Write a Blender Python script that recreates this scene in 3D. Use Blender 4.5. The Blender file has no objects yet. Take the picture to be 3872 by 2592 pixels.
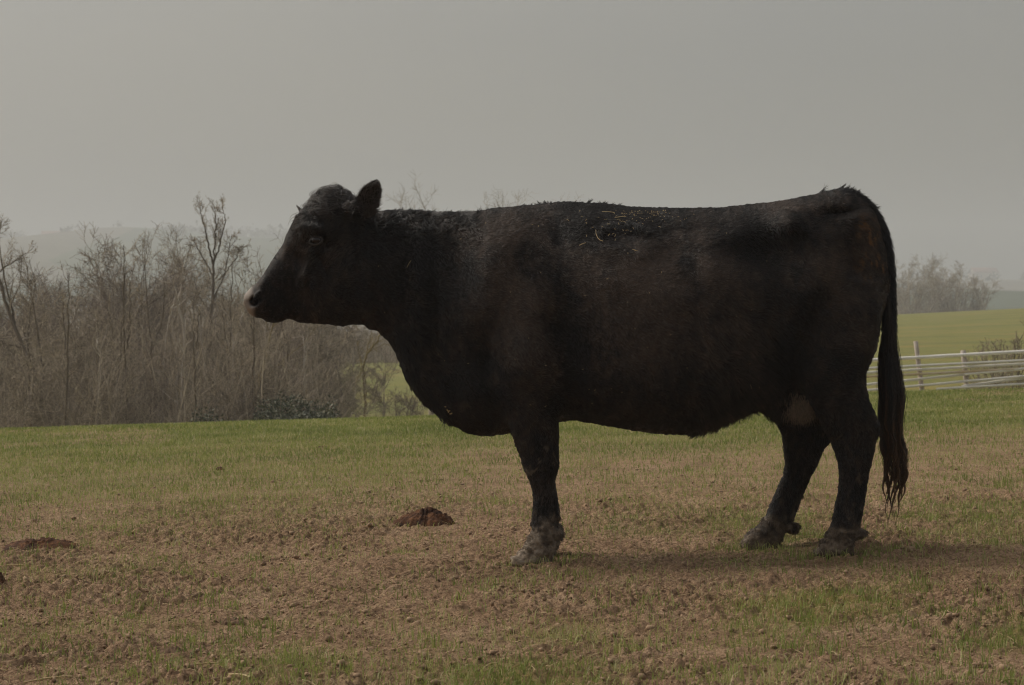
import bpy, math, random
import numpy as np
from math import radians as R

# ------------------------------------------------------------------ camera, sky, sun, exposure
scene = bpy.context.scene
COL = scene.collection
D0, CAM_H, F_SRC = 8.5, 0.94, 8404.0        # cow distance, camera height, focal length in photo pixels (3872 wide)
cam_d = bpy.data.cameras.new("camera")
cam = bpy.data.objects.new("camera", cam_d)
COL.objects.link(cam)
cam.location = (0, -D0, CAM_H)
cam.rotation_euler = (R(90), 0, 0)
cam_d.sensor_width = 23.6
cam_d.lens = 23.6 * F_SRC / 3872
cam_d.shift_y = -106 / 3872
cam_d.clip_start, cam_d.clip_end = 0.1, 5000
cam_d.dof.use_dof = True
cam_d.dof.focus_distance = 8.3
cam_d.dof.aperture_fstop = 8.0
scene.camera = cam

SUN_EL, SUN_AZ = 43.0, -64.0                # azimuth from +Y, negative = towards -X (left of the picture)
world = bpy.data.worlds.new("World")
scene.world = world
world.use_nodes = True
wn, wl = world.node_tree.nodes, world.node_tree.links
wn.clear()
sky = wn.new("ShaderNodeTexSky")
sky.sky_type = 'NISHITA'
sky.sun_disc = False
sky.sun_elevation = R(SUN_EL)
sky.sun_rotation = R(SUN_AZ)
sky.air_density, sky.dust_density, sky.ozone_density = 1.0, 6.0, 1.0
hsv = wn.new("ShaderNodeHueSaturation")
hsv.inputs['Saturation'].default_value = 0.30
wbg = wn.new("ShaderNodeBackground")
wbg.inputs['Strength'].default_value = 0.135
wo = wn.new("ShaderNodeOutputWorld")
wl.new(sky.outputs[0], hsv.inputs['Color'])
wtint = wn.new("ShaderNodeMix"); wtint.data_type = 'RGBA'; wtint.blend_type = 'MULTIPLY'
wtint.inputs[0].default_value = 1.0; wtint.inputs[7].default_value = (1.035, 1.0, 0.94, 1)     # dusty winter haze
wl.new(hsv.outputs[0], wtint.inputs[6])
wtc = wn.new("ShaderNodeTexCoord")
wmp = wn.new("ShaderNodeMapping"); wmp.inputs['Scale'].default_value = (1.0, 1.0, 2.2); wmp.inputs['Rotation'].default_value = (0.2, 0.35, 0)
wl.new(wtc.outputs['Generated'], wmp.inputs[0])
wnz = wn.new("ShaderNodeTexNoise"); wnz.inputs['Scale'].default_value = 3.2; wnz.inputs['Detail'].default_value = 3
wl.new(wmp.outputs[0], wnz.inputs['Vector'])
wrp = wn.new("ShaderNodeValToRGB")
wrp.color_ramp.elements[0].position, wrp.color_ramp.elements[0].color = 0.3, (0.93, 0.95, 0.98, 1)
wrp.color_ramp.elements[1].position, wrp.color_ramp.elements[1].color = 0.7, (1.06, 1.04, 1.00, 1)
wl.new(wnz.outputs[0], wrp.inputs[0])
wcl = wn.new("ShaderNodeMix"); wcl.data_type = 'RGBA'; wcl.blend_type = 'MULTIPLY'; wcl.inputs[0].default_value = 1.0   # thin high veil
wl.new(wtint.outputs[2], wcl.inputs[6]); wl.new(wrp.outputs[0], wcl.inputs[7])
wsx = wn.new("ShaderNodeSeparateXYZ"); wl.new(wtc.outputs['Generated'], wsx.inputs[0])
wmr = wn.new("ShaderNodeMapRange"); wmr.interpolation_type = 'SMOOTHSTEP'           # a hazy sky is brighter overhead than at the horizon
for i_, v_ in ((1, 0.18), (2, 0.85), (3, 1.0), (4, 2.1)): wmr.inputs[i_].default_value = v_
wl.new(wsx.outputs[2], wmr.inputs[0])
wzn = wn.new("ShaderNodeVectorMath"); wzn.operation = 'SCALE'
wl.new(wcl.outputs[2], wzn.inputs[0]); wl.new(wmr.outputs[0], wzn.inputs['Scale'])
wl.new(wzn.outputs[0], wbg.inputs['Color'])
wl.new(wbg.outputs[0], wo.inputs['Surface'])

sun_d = bpy.data.lights.new("sun", 'SUN')
sun_d.energy = 1.0
sun_d.angle = R(24)
sun_d.color = (1.0, 0.93, 0.82)
sun = bpy.data.objects.new("sun", sun_d)
COL.objects.link(sun)
sun.rotation_euler = (R(90 - SUN_EL), 0, R(180 - SUN_AZ))
scene.view_settings.view_transform = 'Standard'
scene.view_settings.look = 'None'
scene.view_settings.gamma = 1
scene.view_settings.exposure = -0.65
scene.render.film_transparent = False
scene.cycles.volume_bounces = 1
scene.cycles.max_bounces = 6
scene.cycles.use_denoising = True
scene.cycles.denoising_prefilter = 'ACCURATE'
scene.cycles.filter_width = 1.2
scene.cycles.transparent_max_bounces = 8

# ------------------------------------------------------------------ helpers
def W(sx, sy, y=0.0):
    """photo pixel -> world point standing at depth y (y = 0 is the cow's own plane)"""
    d = y + D0
    return ((sx - 1936) * d / F_SRC, y, CAM_H + (1190 - sy) * d / F_SRC)

def sstep(a, b, x):
    u = np.clip((np.asarray(x, float) - a) / (b - a), 0, 1)
    return u * u * (3 - 2 * u)

def _hash(ix, iy, seed):
    with np.errstate(over='ignore'):
        h = (ix.astype(np.uint32) * np.uint32(374761393) + iy.astype(np.uint32) * np.uint32(668265263)
             + np.uint32((seed * 2654435761) & 0xffffffff))
        h = (h ^ (h >> np.uint32(13))) * np.uint32(1274126177)
        h = h ^ (h >> np.uint32(16))
    return (h & np.uint32(0xffffff)).astype(np.float32) / np.float32(0xffffff)

def vnoise(x, y, seed=0):
    x = np.asarray(x, float); y = np.asarray(y, float)
    ix, iy = np.floor(x).astype(np.int64), np.floor(y).astype(np.int64)
    fx, fy = x - ix, y - iy
    ux, uy = fx * fx * (3 - 2 * fx), fy * fy * (3 - 2 * fy)
    a, b = _hash(ix, iy, seed), _hash(ix + 1, iy, seed)
    c, d = _hash(ix, iy + 1, seed), _hash(ix + 1, iy + 1, seed)
    return (a * (1 - ux) + b * ux) * (1 - uy) + (c * (1 - ux) + d * ux) * uy

def fbm(x, y, seed=0, octaves=4, gain=0.5):
    s, amp, tot = 0, 1.0, 0
    for o in range(octaves):
        s = s + amp * vnoise(x * 2 ** o + 17.3 * o, y * 2 ** o - 9.1 * o, seed + o)
        tot += amp
        amp *= gain
    return s / tot

def mesh_obj(name, verts, faces, mat, parent=None, smooth=False):
    """faces: an (N,3)/(N,4) array, or a list of such arrays"""
    verts = np.asarray(verts, np.float32).reshape(-1, 3)
    fl = faces if isinstance(faces, list) else [faces]
    fl = [np.asarray(f, np.int32) for f in fl if len(f)]
    me = bpy.data.meshes.new(name)
    me.vertices.add(len(verts))
    me.vertices.foreach_set("co", verts.ravel())
    loops = np.concatenate([f.ravel() for f in fl])
    tot = np.concatenate([np.full(len(f), f.shape[1], np.int32) for f in fl])
    start = np.concatenate([[0], np.cumsum(tot)[:-1]]).astype(np.int32)
    me.loops.add(len(loops))
    me.loops.foreach_set("vertex_index", loops)
    me.polygons.add(len(tot))
    me.polygons.foreach_set("loop_start", start)
    me.polygons.foreach_set("loop_total", tot)
    if smooth:
        me.polygons.foreach_set("use_smooth", np.ones(len(tot), bool))
    me.update(calc_edges=True)
    me.validate()
    if mat is not None:
        me.materials.append(mat)
    ob = bpy.data.objects.new(name, me)
    COL.objects.link(ob)
    if parent is not None:
        ob.parent = parent
        ob.matrix_parent_inverse.identity()
    return ob

def point_attr(ob, name, values):
    a = ob.data.attributes.new(name, 'FLOAT', 'POINT')
    a.data.foreach_set("value", np.asarray(values, np.float32))

def tag(o, label=None, cat=None, group=None, kind=None):
    for k, v in (("label", label), ("category", cat), ("group", group), ("kind", kind)):
        if v:
            o[k] = v
    return o

def empty(name, loc=(0, 0, 0), rz=0.0):
    o = bpy.data.objects.new(name, None)
    COL.objects.link(o)
    o.location = loc
    o.rotation_euler = (0, 0, rz)
    o.empty_display_size = 0.2
    return o

def copy_tree(o, parent=None):
    c = o.copy()
    COL.objects.link(c)
    c.parent = parent
    for ch in list(o.children):
        copy_tree(ch, c)
    return c

def norm(v):
    return v / np.maximum(np.linalg.norm(v, axis=-1, keepdims=True), 1e-9)

def tubes(P, Rr, sides=3):
    """P (N,S,3) polylines, Rr (N,S) radii -> verts, quads"""
    P = np.asarray(P, float); Rr = np.asarray(Rr, float)
    N, S, _ = P.shape
    T = np.gradient(P, axis=1)
    T = norm(T)
    ref = np.tile(np.array([0.31, 0.87, 0.38]), (N, 1))
    U = norm(np.cross(T, ref[:, None, :]))
    V = np.cross(T, U)
    ang = np.arange(sides) * 2 * math.pi / sides
    ring = (U[:, :, None, :] * np.cos(ang)[None, None, :, None] + V[:, :, None, :] * np.sin(ang)[None, None, :, None])
    vv = P[:, :, None, :] + ring * Rr[:, :, None, None]
    idx = np.arange(N * S * sides).reshape(N, S, sides)
    a = idx[:, :-1, :]
    b = np.roll(a, -1, axis=2)
    c = idx[:, 1:, :]
    d = np.roll(c, -1, axis=2)
    q = np.stack([a, b, d, c], -1).reshape(-1, 4)
    return vv.reshape(-1, 3), q

class Build:
    def __init__(s):
        s.v, s.q, s.t, s.n, s.tone = [], [], [], 0, []
    def add(s, v, q=None, t=None, tone=None):
        if q is not None and len(q): s.q.append(np.asarray(q) + s.n)
        if t is not None and len(t): s.t.append(np.asarray(t) + s.n)
        s.v.append(np.asarray(v, float)); s.n += len(v); s.tone.append(np.full(len(v), .5) if tone is None else tone)
    def tube(s, P, Rr, sides=3):
        v, q = tubes(P, Rr, sides)
        tn = np.random.default_rng(len(v)).random(len(P)); s.add(v, q, None, np.repeat(tn, len(v) // len(P)))
    def obj(s, name, mat, parent=None, smooth=False):
        f = []
        if s.q: f.append(np.concatenate(s.q))
        if s.t: f.append(np.concatenate(s.t))
        ob = mesh_obj(name, np.concatenate(s.v), f, mat, parent, smooth)
        point_attr(ob, 'tone', np.concatenate(s.tone)); return ob

# ------------------------------------------------------------------ material helpers
def new_mat(name):
    m = bpy.data.materials.new(name)
    m.use_nodes = True
    nt = m.node_tree
    return m, nt.nodes, nt.links, nt.nodes["Principled BSDF"]

def nd(nodes, typ, **kw):
    n = nodes.new(typ)
    for k, v in kw.items():
        if hasattr(n, k) and not isinstance(v, tuple):
            try:
                setattr(n, k, v); continue
            except Exception:
                pass
        n.inputs[k.replace('_', ' ')].default_value = v
    return n

def ramp(nodes, stops):
    r = nodes.new("ShaderNodeValToRGB")
    e = r.color_ramp.elements
    while len(e) < len(stops): e.new(0.5)
    for i, (p, c) in enumerate(stops):
        e[i].position = p
        e[i].color = (*c, 1) if len(c) == 3 else c
    return r

def noise(nodes, links, scale, detail=4, rough=0.55, coord=None):
    n = nodes.new("ShaderNodeTexNoise")
    n.inputs['Scale'].default_value = scale
    n.inputs['Detail'].default_value = detail
    n.inputs['Roughness'].default_value = rough
    if coord is not None: links.new(coord, n.inputs['Vector'])
    return n

def mixc(nodes, links, fac, a, b, blend='MIX'):
    m = nodes.new("ShaderNodeMix")
    m.data_type = 'RGBA'; m.blend_type = blend
    for sock, val in ((m.inputs[0], fac), (m.inputs[6], a), (m.inputs[7], b)):
        if hasattr(val, 'links'): links.new(val, sock)
        elif isinstance(val, tuple): sock.default_value = (*val, 1)
        else: sock.default_value = val
    return m.outputs[2]

def mathn(nodes, links, op, a, b=None, clamp=False):
    m = nodes.new("ShaderNodeMath"); m.operation = op; m.use_clamp = clamp
    for i, v in enumerate((a, b)):
        if v is None: continue
        if hasattr(v, 'links'): links.new(v, m.inputs[i])
        else: m.inputs[i].default_value = v
    return m.outputs[0]

def maprange(nodes, links, v, a, b, c=0.0, d=1.0):
    m = nodes.new("ShaderNodeMapRange")
    m.interpolation_type = 'SMOOTHSTEP'
    links.new(v, m.inputs[0])
    for i, x in zip((1, 2, 3, 4), (a, b, c, d)): m.inputs[i].default_value = x
    return m.outputs[0]

def simple_mat(name, c1, c2, scale, rough=0.8, bump=0.0, spec=0.3, detail=5):
    m, n, l, p = new_mat(name)
    tc = n.new("ShaderNodeTexCoord")
    nz = noise(n, l, scale, detail, 0.6, tc.outputs['Object'])
    rp = ramp(n, [(0.3, c1), (0.7, c2)])
    l.new(nz.outputs[0], rp.inputs[0])
    l.new(rp.outputs[0], p.inputs['Base Color'])
    p.inputs['Roughness'].default_value = rough
    p.inputs['Specular IOR Level'].default_value = spec
    if bump:
        b = n.new("ShaderNodeBump")
        b.inputs['Strength'].default_value = 1.0
        b.inputs['Distance'].default_value = bump
        l.new(nz.outputs[0], b.inputs['Height'])
        l.new(b.outputs[0], p.inputs['Normal'])
    return m

# ------------------------------------------------------------------ the ground
def gz(x, y):
    x = np.asarray(x, float); y = np.asarray(y, float)
    d = y + D0
    P = 0.031 * 15 * np.tanh(x / 15)
    L = -3.2 * sstep(20.5, 42, d) + 1.9 * sstep(55, 110, d) - 8 * sstep(120, 260, d)
    Rr = -0.95 * sstep(22, 40, d) + 1.55 * sstep(45, 150, d) - 3.2 * sstep(160, 300, d) - 8 * sstep(300, 420, d)
    k = sstep(0.0, 1.0, (x - 0.06 * d) / (2.0 + 0.07 * np.abs(d)) + 0.5)
    und = 0.10 * (fbm(x / 9, y / 9, 5, 2) - 0.5) * sstep(10, 22, d) + 0.6 * (fbm(x / 60, y / 60, 8, 2) - 0.5) * sstep(50, 160, d)
    return P + L * (1 - k) + Rr * k + und + 0.042 * np.clip(x - 28, -30, 25) * sstep(60, 140, d) * k * (1 - sstep(150, 240, d))

def cover(x, y):
    """share of the soil hidden by grass, 0..1"""
    x = np.asarray(x, float); y = np.asarray(y, float)
    d = y + D0
    wob = (fbm(x / 1.5, y / 2.6, 31, 3) - 0.5)
    far = sstep(8.8, 18.0, d + 6.0 * wob - 0.6 * np.clip(x / 2.5, -1, 0.5)) * (0.55 + 0.40 * sstep(15, 20, d))
    lush = 0.16 + 0.44 * sstep(-0.9, 0.9, x + 0.5 * (8.0 - d)) * sstep(11.5, 9.0, d)
    near = sstep(0.44, 0.74, fbm(x / 0.55, y / 0.8, 77, 4)) * lush
    rightside = sstep(0.9, 1.7, x) * sstep(0.40, 0.72, fbm(x / 0.6, y / 0.7, 99, 3)) * 0.55 * sstep(11.0, 9.5, d)
    patch = sstep(0.55, 0.78, fbm(x / 1.1, y / 1.6, 51, 4))
    return np.clip(np.maximum(np.maximum(far * (1 - 0.6 * patch), near), rightside), 0, 1)

def axis(lo, hi, fine, grow, a, b):
    core = np.arange(lo, hi, fine)
    out = [core]
    p, s = hi, fine; right = []
    while p < b:
        right.append(p); s *= grow; p += s
    right.append(b)
    p, s = lo, fine; left = []
    while True:
        s *= grow; p -= s
        if p <= a: break
        left.append(p)
    left.append(a)
    return np.concatenate([np.array(left[::-1]), core, np.array(right)])

gx = axis(-2.35, 2.35, 0.0085, 1.03, -700, 700)
gy = axis(-3.35, 1.2, 0.0085, 1.016, -60, 1000)
GX, GY = np.meshgrid(gx, gy)
SPX = np.gradient(gx)[None, :] * np.ones_like(GY)
SPY = np.gradient(gy)[:, None] * np.ones_like(GX)
SP = np.maximum(SPX, SPY)
COVER = cover(GX, GY)
Z = gz(GX, GY)
def relief(x, y):
    crumb = np.abs(fbm(x / 0.052, y / 0.052, 11, 3, 0.72) - 0.5) * 2
    lumps = sstep(0.50, 0.74, fbm(x / 0.06, y / 0.06, 15, 4, 0.65))
    r = 0.034 * (fbm(x / 0.45, y / 0.45, 21, 3) - 0.5)
    rough = 0.60 + 0.7 * sstep(0.35, 0.65, fbm(x / 0.7, y / 0.7, 41, 2))
    r = r + (0.040 * (np.minimum(crumb, .55) - 0.2) + 0.010 * lumps) * rough
    return r
m = SP < 0.12
Z[m] += (relief(GX[m], GY[m]) * np.clip(1.4 - SP[m] / 0.05, 0.0, 1) * (1 - 0.35 * COVER[m]))
ny, nx = GX.shape
idx = np.arange(ny * nx).reshape(ny, nx)
quads = np.stack([idx[:-1, :-1], idx[:-1, 1:], idx[1:, 1:], idx[1:, :-1]], -1).reshape(-1, 4)

def soil_material():
    m, n, l, p = new_mat("soil")
    tc = n.new("ShaderNodeTexCoord").outputs['Object']
    at = n.new("ShaderNodeAttribute"); at.attribute_name = "cover"
    n1 = noise(n, l, 3.0, 8, 0.65, tc)
    r1 = ramp(n, [(0.30, (0.220, 0.141, 0.086)), (0.52, (0.322, 0.217, 0.136)), (0.74, (0.39, 0.28, 0.185))])
    l.new(n1.outputs[0], r1.inputs[0])
    n2 = noise(n, l, 62.0, 5, 0.72, tc)
    r2 = ramp(n, [(0.36, (0.46, 0.41, 0.37)), (0.58, (1.22, 1.19, 1.16))])  # fine soil speckle, darkened to paint in the small shadows between crumbs
    l.new(n2.outputs[0], r2.inputs[0])
    soil = mixc(n, l, 1.0, r1.outputs[0], r2.outputs[0], 'MULTIPLY')
    n3 = noise(n, l, 0.30, 7, 0.62, tc)
    r3 = ramp(n, [(0.33, (0.150, 0.185, 0.026)), (0.55, (0.195, 0.212, 0.036)), (0.72, (0.25, 0.205, 0.062))])
    l.new(n3.outputs[0], r3.inputs[0])
    n4 = noise(n, l, 26.0, 5, 0.7, tc)
    r4 = ramp(n, [(0.36, (0, 0, 0)), (0.6, (1, 1, 1))])
    l.new(n4.outputs[0], r4.inputs[0])
    fac = mathn(n, l, 'MULTIPLY', at.outputs['Fac'], mathn(n, l, 'MULTIPLY_ADD', r4.outputs[0], 0.55))
    fac.node.inputs[1].default_value = 1.0
    l.new(mathn(n, l, 'ADD', mathn(n, l, 'MULTIPLY', r4.outputs[0], 0.5), 0.45), fac.node.inputs[1])
    mp = n.new("ShaderNodeMapping"); mp.inputs['Scale'].default_value = (0.05, 0.33, 1); mp.inputs['Rotation'].default_value = (0, 0, 0.12); l.new(tc, mp.inputs[0])
    n5 = noise(n, l, 1.0, 6, 0.6, mp.outputs[0])
    r5 = ramp(n, [(0.36, (0.54, 0.66, 0.56)), (0.50, (.76, .83, .78)), (0.66, (.98, .84, .78))])
    l.new(n5.outputs[0], r5.inputs[0])
    turf = mixc(n, l, 1.0, r3.outputs[0], r5.outputs[0], 'MULTIPLY')
    colr = mixc(n, l, fac, soil, turf)
    l.new(colr, p.inputs['Base Color'])
    p.inputs['Roughness'].default_value = 0.95
    p.inputs['Specular IOR Level'].default_value = 0.12
    nb = noise(n, l, 130.0, 5, 0.7, tc)
    b = n.new("ShaderNodeBump"); b.inputs['Strength'].default_value = 1.0; b.inputs['Distance'].default_value = 0.014
    l.new(nb.outputs[0], b.inputs['Height']); l.new(b.outputs[0], p.inputs['Normal'])
    return m
SOIL = soil_material()
ground = mesh_obj("ground", np.stack([GX, GY, Z], -1), quads, SOIL, smooth=True)
cov_attr = COVER.copy()
cov_attr[GY > 30] = 1.0
point_attr(ground, "cover", cov_attr.ravel())
tag(ground, "grazed field of brown crumbly soil and thin green grass, sloping down to the left", "field", kind="structure")
def surf(x, y):
    """ground height with its fine relief"""
    return gz(x, y) + relief(x, y) * (1 - 0.35 * cover(x, y)) * (np.abs(np.asarray(y)) < 4)

# distant hills
hxs = np.linspace(-1150, 1150, 220); hys = np.linspace(330, 2150, 120)
HX, HY = np.meshgrid(hxs, hys)
rpx = np.array([-2400, -1171, -971, -841, -771, -711, -671, -571, -271, 0, 529, 879, 1079, 1171, 2400]) * 1540 / 5083
rz = np.array([545, 551, 561, 542, 529, 530, 546, 553, 566, 600, 640, 640, 645, 648, 650])
rz = 0.94 + (720 - rz) * 1540 / 5083
ridge = np.interp(HX, rpx, rz)
kern = np.exp(-np.linspace(-2, 2, 9) ** 2); kern /= kern.sum()
ridge = np.apply_along_axis(lambda r: np.convolve(np.pad(r, 4, mode='edge'), kern, 'valid'), 1, ridge)
HZ = -14 + (ridge + 14) * (sstep(340, 1530, HY) ** 0.8) * (1 - 0.6 * sstep(1545, 2150, HY)) + 5.0 * (fbm(HX / 170, HY / 230, 3, 3) - 0.5) * sstep(400, 900, HY) * (1 - sstep(1350, 1530, HY))
HZ = np.maximum(HZ, -14 + (23.2 + 2.0 * np.sin(HX / 37)) * np.exp(-((HY - 640) / 130) ** 2) * sstep(70, 130, HX) * sstep(520, 330, HX))
hid = np.arange(HX.size).reshape(HX.shape)
hq = np.stack([hid[:-1, :-1], hid[:-1, 1:], hid[1:, 1:], hid[1:, :-1]], -1).reshape(-1, 4)
def hill_material():
    m, n, l, p = new_mat("hill_fields")
    tc = n.new("ShaderNodeTexCoord").outputs['Object']
    mp = n.new("ShaderNodeMapping"); mp.inputs['Scale'].default_value = (1, 0.35, 1); l.new(tc, mp.inputs[0])
    v = n.new("ShaderNodeTexVoronoi"); v.inputs['Scale'].default_value = 0.010; v.inputs['Randomness'].default_value = 0.9
    l.new(mp.outputs[0], v.inputs['Vector'])
    sep = n.new("ShaderNodeSeparateColor"); l.new(v.outputs['Color'], sep.inputs[0])
    r = ramp(n, [(0.2, (0.08, 0.10, 0.065)), (0.5, (0.12, 0.135, 0.085)), (0.8, (0.17, 0.15, 0.12))])
    l.new(sep.outputs[0], r.inputs[0])
    nz = noise(n, l, 0.03, 6, 0.6, tc)
    c = mixc(n, l, 0.5, r.outputs[0], nz.outputs[0], 'SOFT_LIGHT')
    l.new(c, p.inputs['Base Color']); p.inputs['Roughness'].default_value = 1.0
    p.inputs['Specular IOR Level'].default_value = 0.0
    return m
hills = mesh_obj("hills", np.stack([HX, HY, HZ], -1), hq, hill_material(), smooth=True)
tag(hills, "far green hills fading into the haze behind the trees", "hills", kind="structure")
def hz(x, y):
    i = np.clip(np.searchsorted(hys, y) - 1, 0, len(hys) - 2); j = np.clip(np.searchsorted(hxs, x) - 1, 0, len(hxs) - 2)
    ty = (y - hys[i]) / (hys[1] - hys[0]); tx = (x - hxs[j]) / (hxs[1] - hxs[0])
    return (HZ[i, j] * (1 - tx) + HZ[i, j + 1] * tx) * (1 - ty) + (HZ[i + 1, j] * (1 - tx) + HZ[i + 1, j + 1] * tx) * ty

rng = np.random.default_rng(4)
# woods along the ridge: one far-off mass
def far_wood():
    n = 1100
    x = rng.uniform(-640, 640, n); y = 1535 + rng.normal(0, 22, n)
    keep = fbm(x / 60, y / 800, 61, 3) > 0.44
    x, y = x[keep], y[keep]
    x2 = rng.uniform(-640, 640, 1300); y2 = rng.uniform(800, 1490, 1300)
    k2 = fbm(x2 / 80, y2 / 40, 66, 2) > 0.60
    x, y = np.concatenate([x, x2[k2]]), np.concatenate([y, y2[k2]])
    b = Build()
    h = rng.uniform(3.5, 9.5, len(x)) * (0.6 + .8 * vnoise(x / 45, y / 300, 68))
    for i in range(len(x)):
        k = 22
        z0 = hz(x[i], y[i])
        c = rng.normal(0, 1, (k, 3)) * [h[i] * 0.30, h[i] * 0.30, h[i] * 0.22] + [x[i], y[i], z0 + h[i] * 0.5]
        s = rng.uniform(0.5, 1.3, (k, 1))
        t = c[:, None, :] + rng.normal(0, 1, (k, 3, 3)) * s[:, :, None]
        b.add(t.reshape(-1, 3), None, np.arange(k * 3).reshape(-1, 3))
    return b
BARK_FAR = simple_mat("far_wood_twigs", (0.06, 0.055, 0.045), (0.10, 0.085, 0.07), 0.4, 0.95, 0, 0.1)
tag(far_wood().obj("far_woods", BARK_FAR), "hazy line of distant woods along the hill crest", "woods", kind="stuff")

# ------------------------------------------------------------------ far houses
WALLM = simple_mat("plaster", (0.45, 0.38, 0.32), (0.55, 0.46, 0.38), 1.0, 0.9)
ROOFM = simple_mat("roof_tiles", (0.24, 0.10, 0.07), (0.32, 0.15, 0.10), 2.0, 0.9)
GLASSM = simple_mat("dark_pane", (0.02, 0.02, 0.025), (0.03, 0.03, 0.035), 2.0, 0.3)
def house(x, y, w, dp, h, rz, label):
    e = empty("house", (x, y, float(hz(x, y)) - 0.5), rz)
    tag(e, label, "house", "houses far off on the hills")
    v = np.array([[-w, -dp, 0], [w, -dp, 0], [w, dp, 0], [-w, dp, 0], [-w, -dp, h], [w, -dp, h], [w, dp, h], [-w, dp, h], [-w, 0, h + dp * 0.6], [w, 0, h + dp * 0.6]], float)
    mesh_obj("wall", v, [np.array([[0, 1, 5, 4], [1, 2, 6, 5], [2, 3, 7, 6], [3, 0, 4, 7]]), np.array([[4, 8, 7], [5, 6, 9]])], WALLM, e)
    ov = 0.35; t = 0.2
    r0 = np.array([[-w - ov, -dp - ov, h - 0.1], [w + ov, -dp - ov, h - 0.1], [w + ov, 0, h + dp * 0.6 + 0.12], [-w - ov, 0, h + dp * 0.6 + 0.12], [w + ov, dp + ov, h - 0.1], [-w - ov, dp + ov, h - 0.1]], float)
    r1 = r0 + [0, 0, t]
    rv = np.concatenate([r0, r1])
    mesh_obj("roof", rv, np.array([[6, 7, 8, 9], [9, 8, 10, 11], [0, 3, 2, 1], [3, 5, 4, 2], [0, 1, 7, 6], [5, 11, 10, 4], [0, 6, 9, 3], [3, 9, 11, 5], [1, 2, 8, 7], [2, 4, 10, 8]]), ROOFM, e)
    for wx in (-w * 0.5, w * 0.5):
        q = np.array([[wx - .5, -dp - .03, h * .4], [wx + .5, -dp - .03, h * .4], [wx + .5, -dp - .03, h * .75], [wx - .5, -dp - .03, h * .75]])
        q = np.concatenate([q, q + [0, 0.02, 0]])
        mesh_obj("window", q, np.array([[0, 1, 2, 3], [7, 6, 5, 4], [0, 4, 5, 1], [1, 5, 6, 2], [2, 6, 7, 3], [3, 7, 4, 0]]), GLASSM, e)
house(-312, 1500, 7, 4.5, 5, 0.2, "small pale house with a reddish roof on the hazy left hill")
house(402, 1480, 11, 5.5, 7, -0.1, "pinkish roofed house behind the bare trees right of the tail")
house(318, 1490, 9, 5, 6, 0.3, "low pale house in the gap between tail and right trees")

# ------------------------------------------------------------------ bare trees
def polyline(start, dirs, length, S, wob, up, rg, droop=0.0):
    N = len(start)
    P = np.zeros((N, S, 3)); P[:, 0] = start
    d = norm(dirs)
    st = (length / (S - 1))[:, None]
    for k in range(1, S):
        d = norm(d + rg.normal(0, wob, (N, 3)) + np.array([0, 0, up - droop * k / S]))
        P[:, k] = P[:, k - 1] + d * st
    return P

def children(P, Rr, n, t0, t1, spread, lf, rf, S, wob, up, rg, shape=0.5, minr=0.003):
    N, SP_, _ = P.shape
    par = np.repeat(np.arange(N), n)
    t = rg.uniform(t0, t1, len(par))
    f = t * (SP_ - 1); i = np.clip(f.astype(int), 0, SP_ - 2); u = (f - i)[:, None]
    st = P[par, i] * (1 - u) + P[par, i + 1] * u
    pd = norm(P[par, i + 1] - P[par, i])
    side = norm(np.cross(pd, rg.normal(0, 1, (len(par), 3))))
    a = rg.uniform(*spread, len(par))[:, None]
    d = pd * np.cos(a) + side * np.sin(a)
    plen = np.linalg.norm(P[:, 1:] - P[:, :-1], axis=2).sum(1)
    L = plen[par] * lf * rg.uniform(0.6, 1.25, len(par)) * (1 - shape * t)
    r = np.maximum((Rr[par, i]) * rf * rg.uniform(0.7, 1.0, len(par)), minr)
    Q = polyline(st, d, L, S, wob, up, rg)
    RR = r[:, None] * np.linspace(1, 0.35, S)[None, :]
    return Q, np.maximum(RR, minr * 0.7)

def bare_tree(seed, H, r0, stems, lean=(0, 0), n=(16, 8, 9), spread=0.9, t0=0.25, twig=0.004, wob=0.10, upright=0.10):
    rg = np.random.default_rng(seed)
    k = len(stems)
    st = np.zeros((k, 3)); st[:, :2] = rg.normal(0, r0 * (1.6 if k > 1 else 0.1), (k, 2)); st[:, 2] = -0.25
    dirs = np.array([[a, b, 1.0] for a, b in stems])
    L = H * rg.uniform(0.72, 0.9, k); L[0] = H * 0.86
    P0 = polyline(st, dirs, L, 10, wob * 0.55, 0.03, rg)
    R0 = r0 * np.linspace(1, 0.25, 10)[None, :] * rg.uniform(0.7, 1, k)[:, None]
    P1, R1 = children(P0, R0, n[0], t0, 0.99, (0.35, spread), 0.50, 0.55, 8, wob * 1.2, upright * .7, rg, 0.5, 0.008)
    P2, R2 = children(P1, R1, n[1], 0.12, 1.0, (0.4, 1.15), 0.52, 0.6, 6, wob * 1.5, upright * 0.5, rg, 0.45, 0.005)
    P3, R3 = children(P2, R2, n[2], 0.1, 1.0, (0.4, 1.25), 0.62, 0.6, 5, wob * 1.6, upright * 0.3, rg, 0.3, twig)
    tr = Build(); tr.tube(P0, R0, 7); tr.tube(P1, R1, 4)
    cr = Build(); cr.tube(P2, R2, 3); cr.tube(P3, R3, 3)
    return tr, cr

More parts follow.
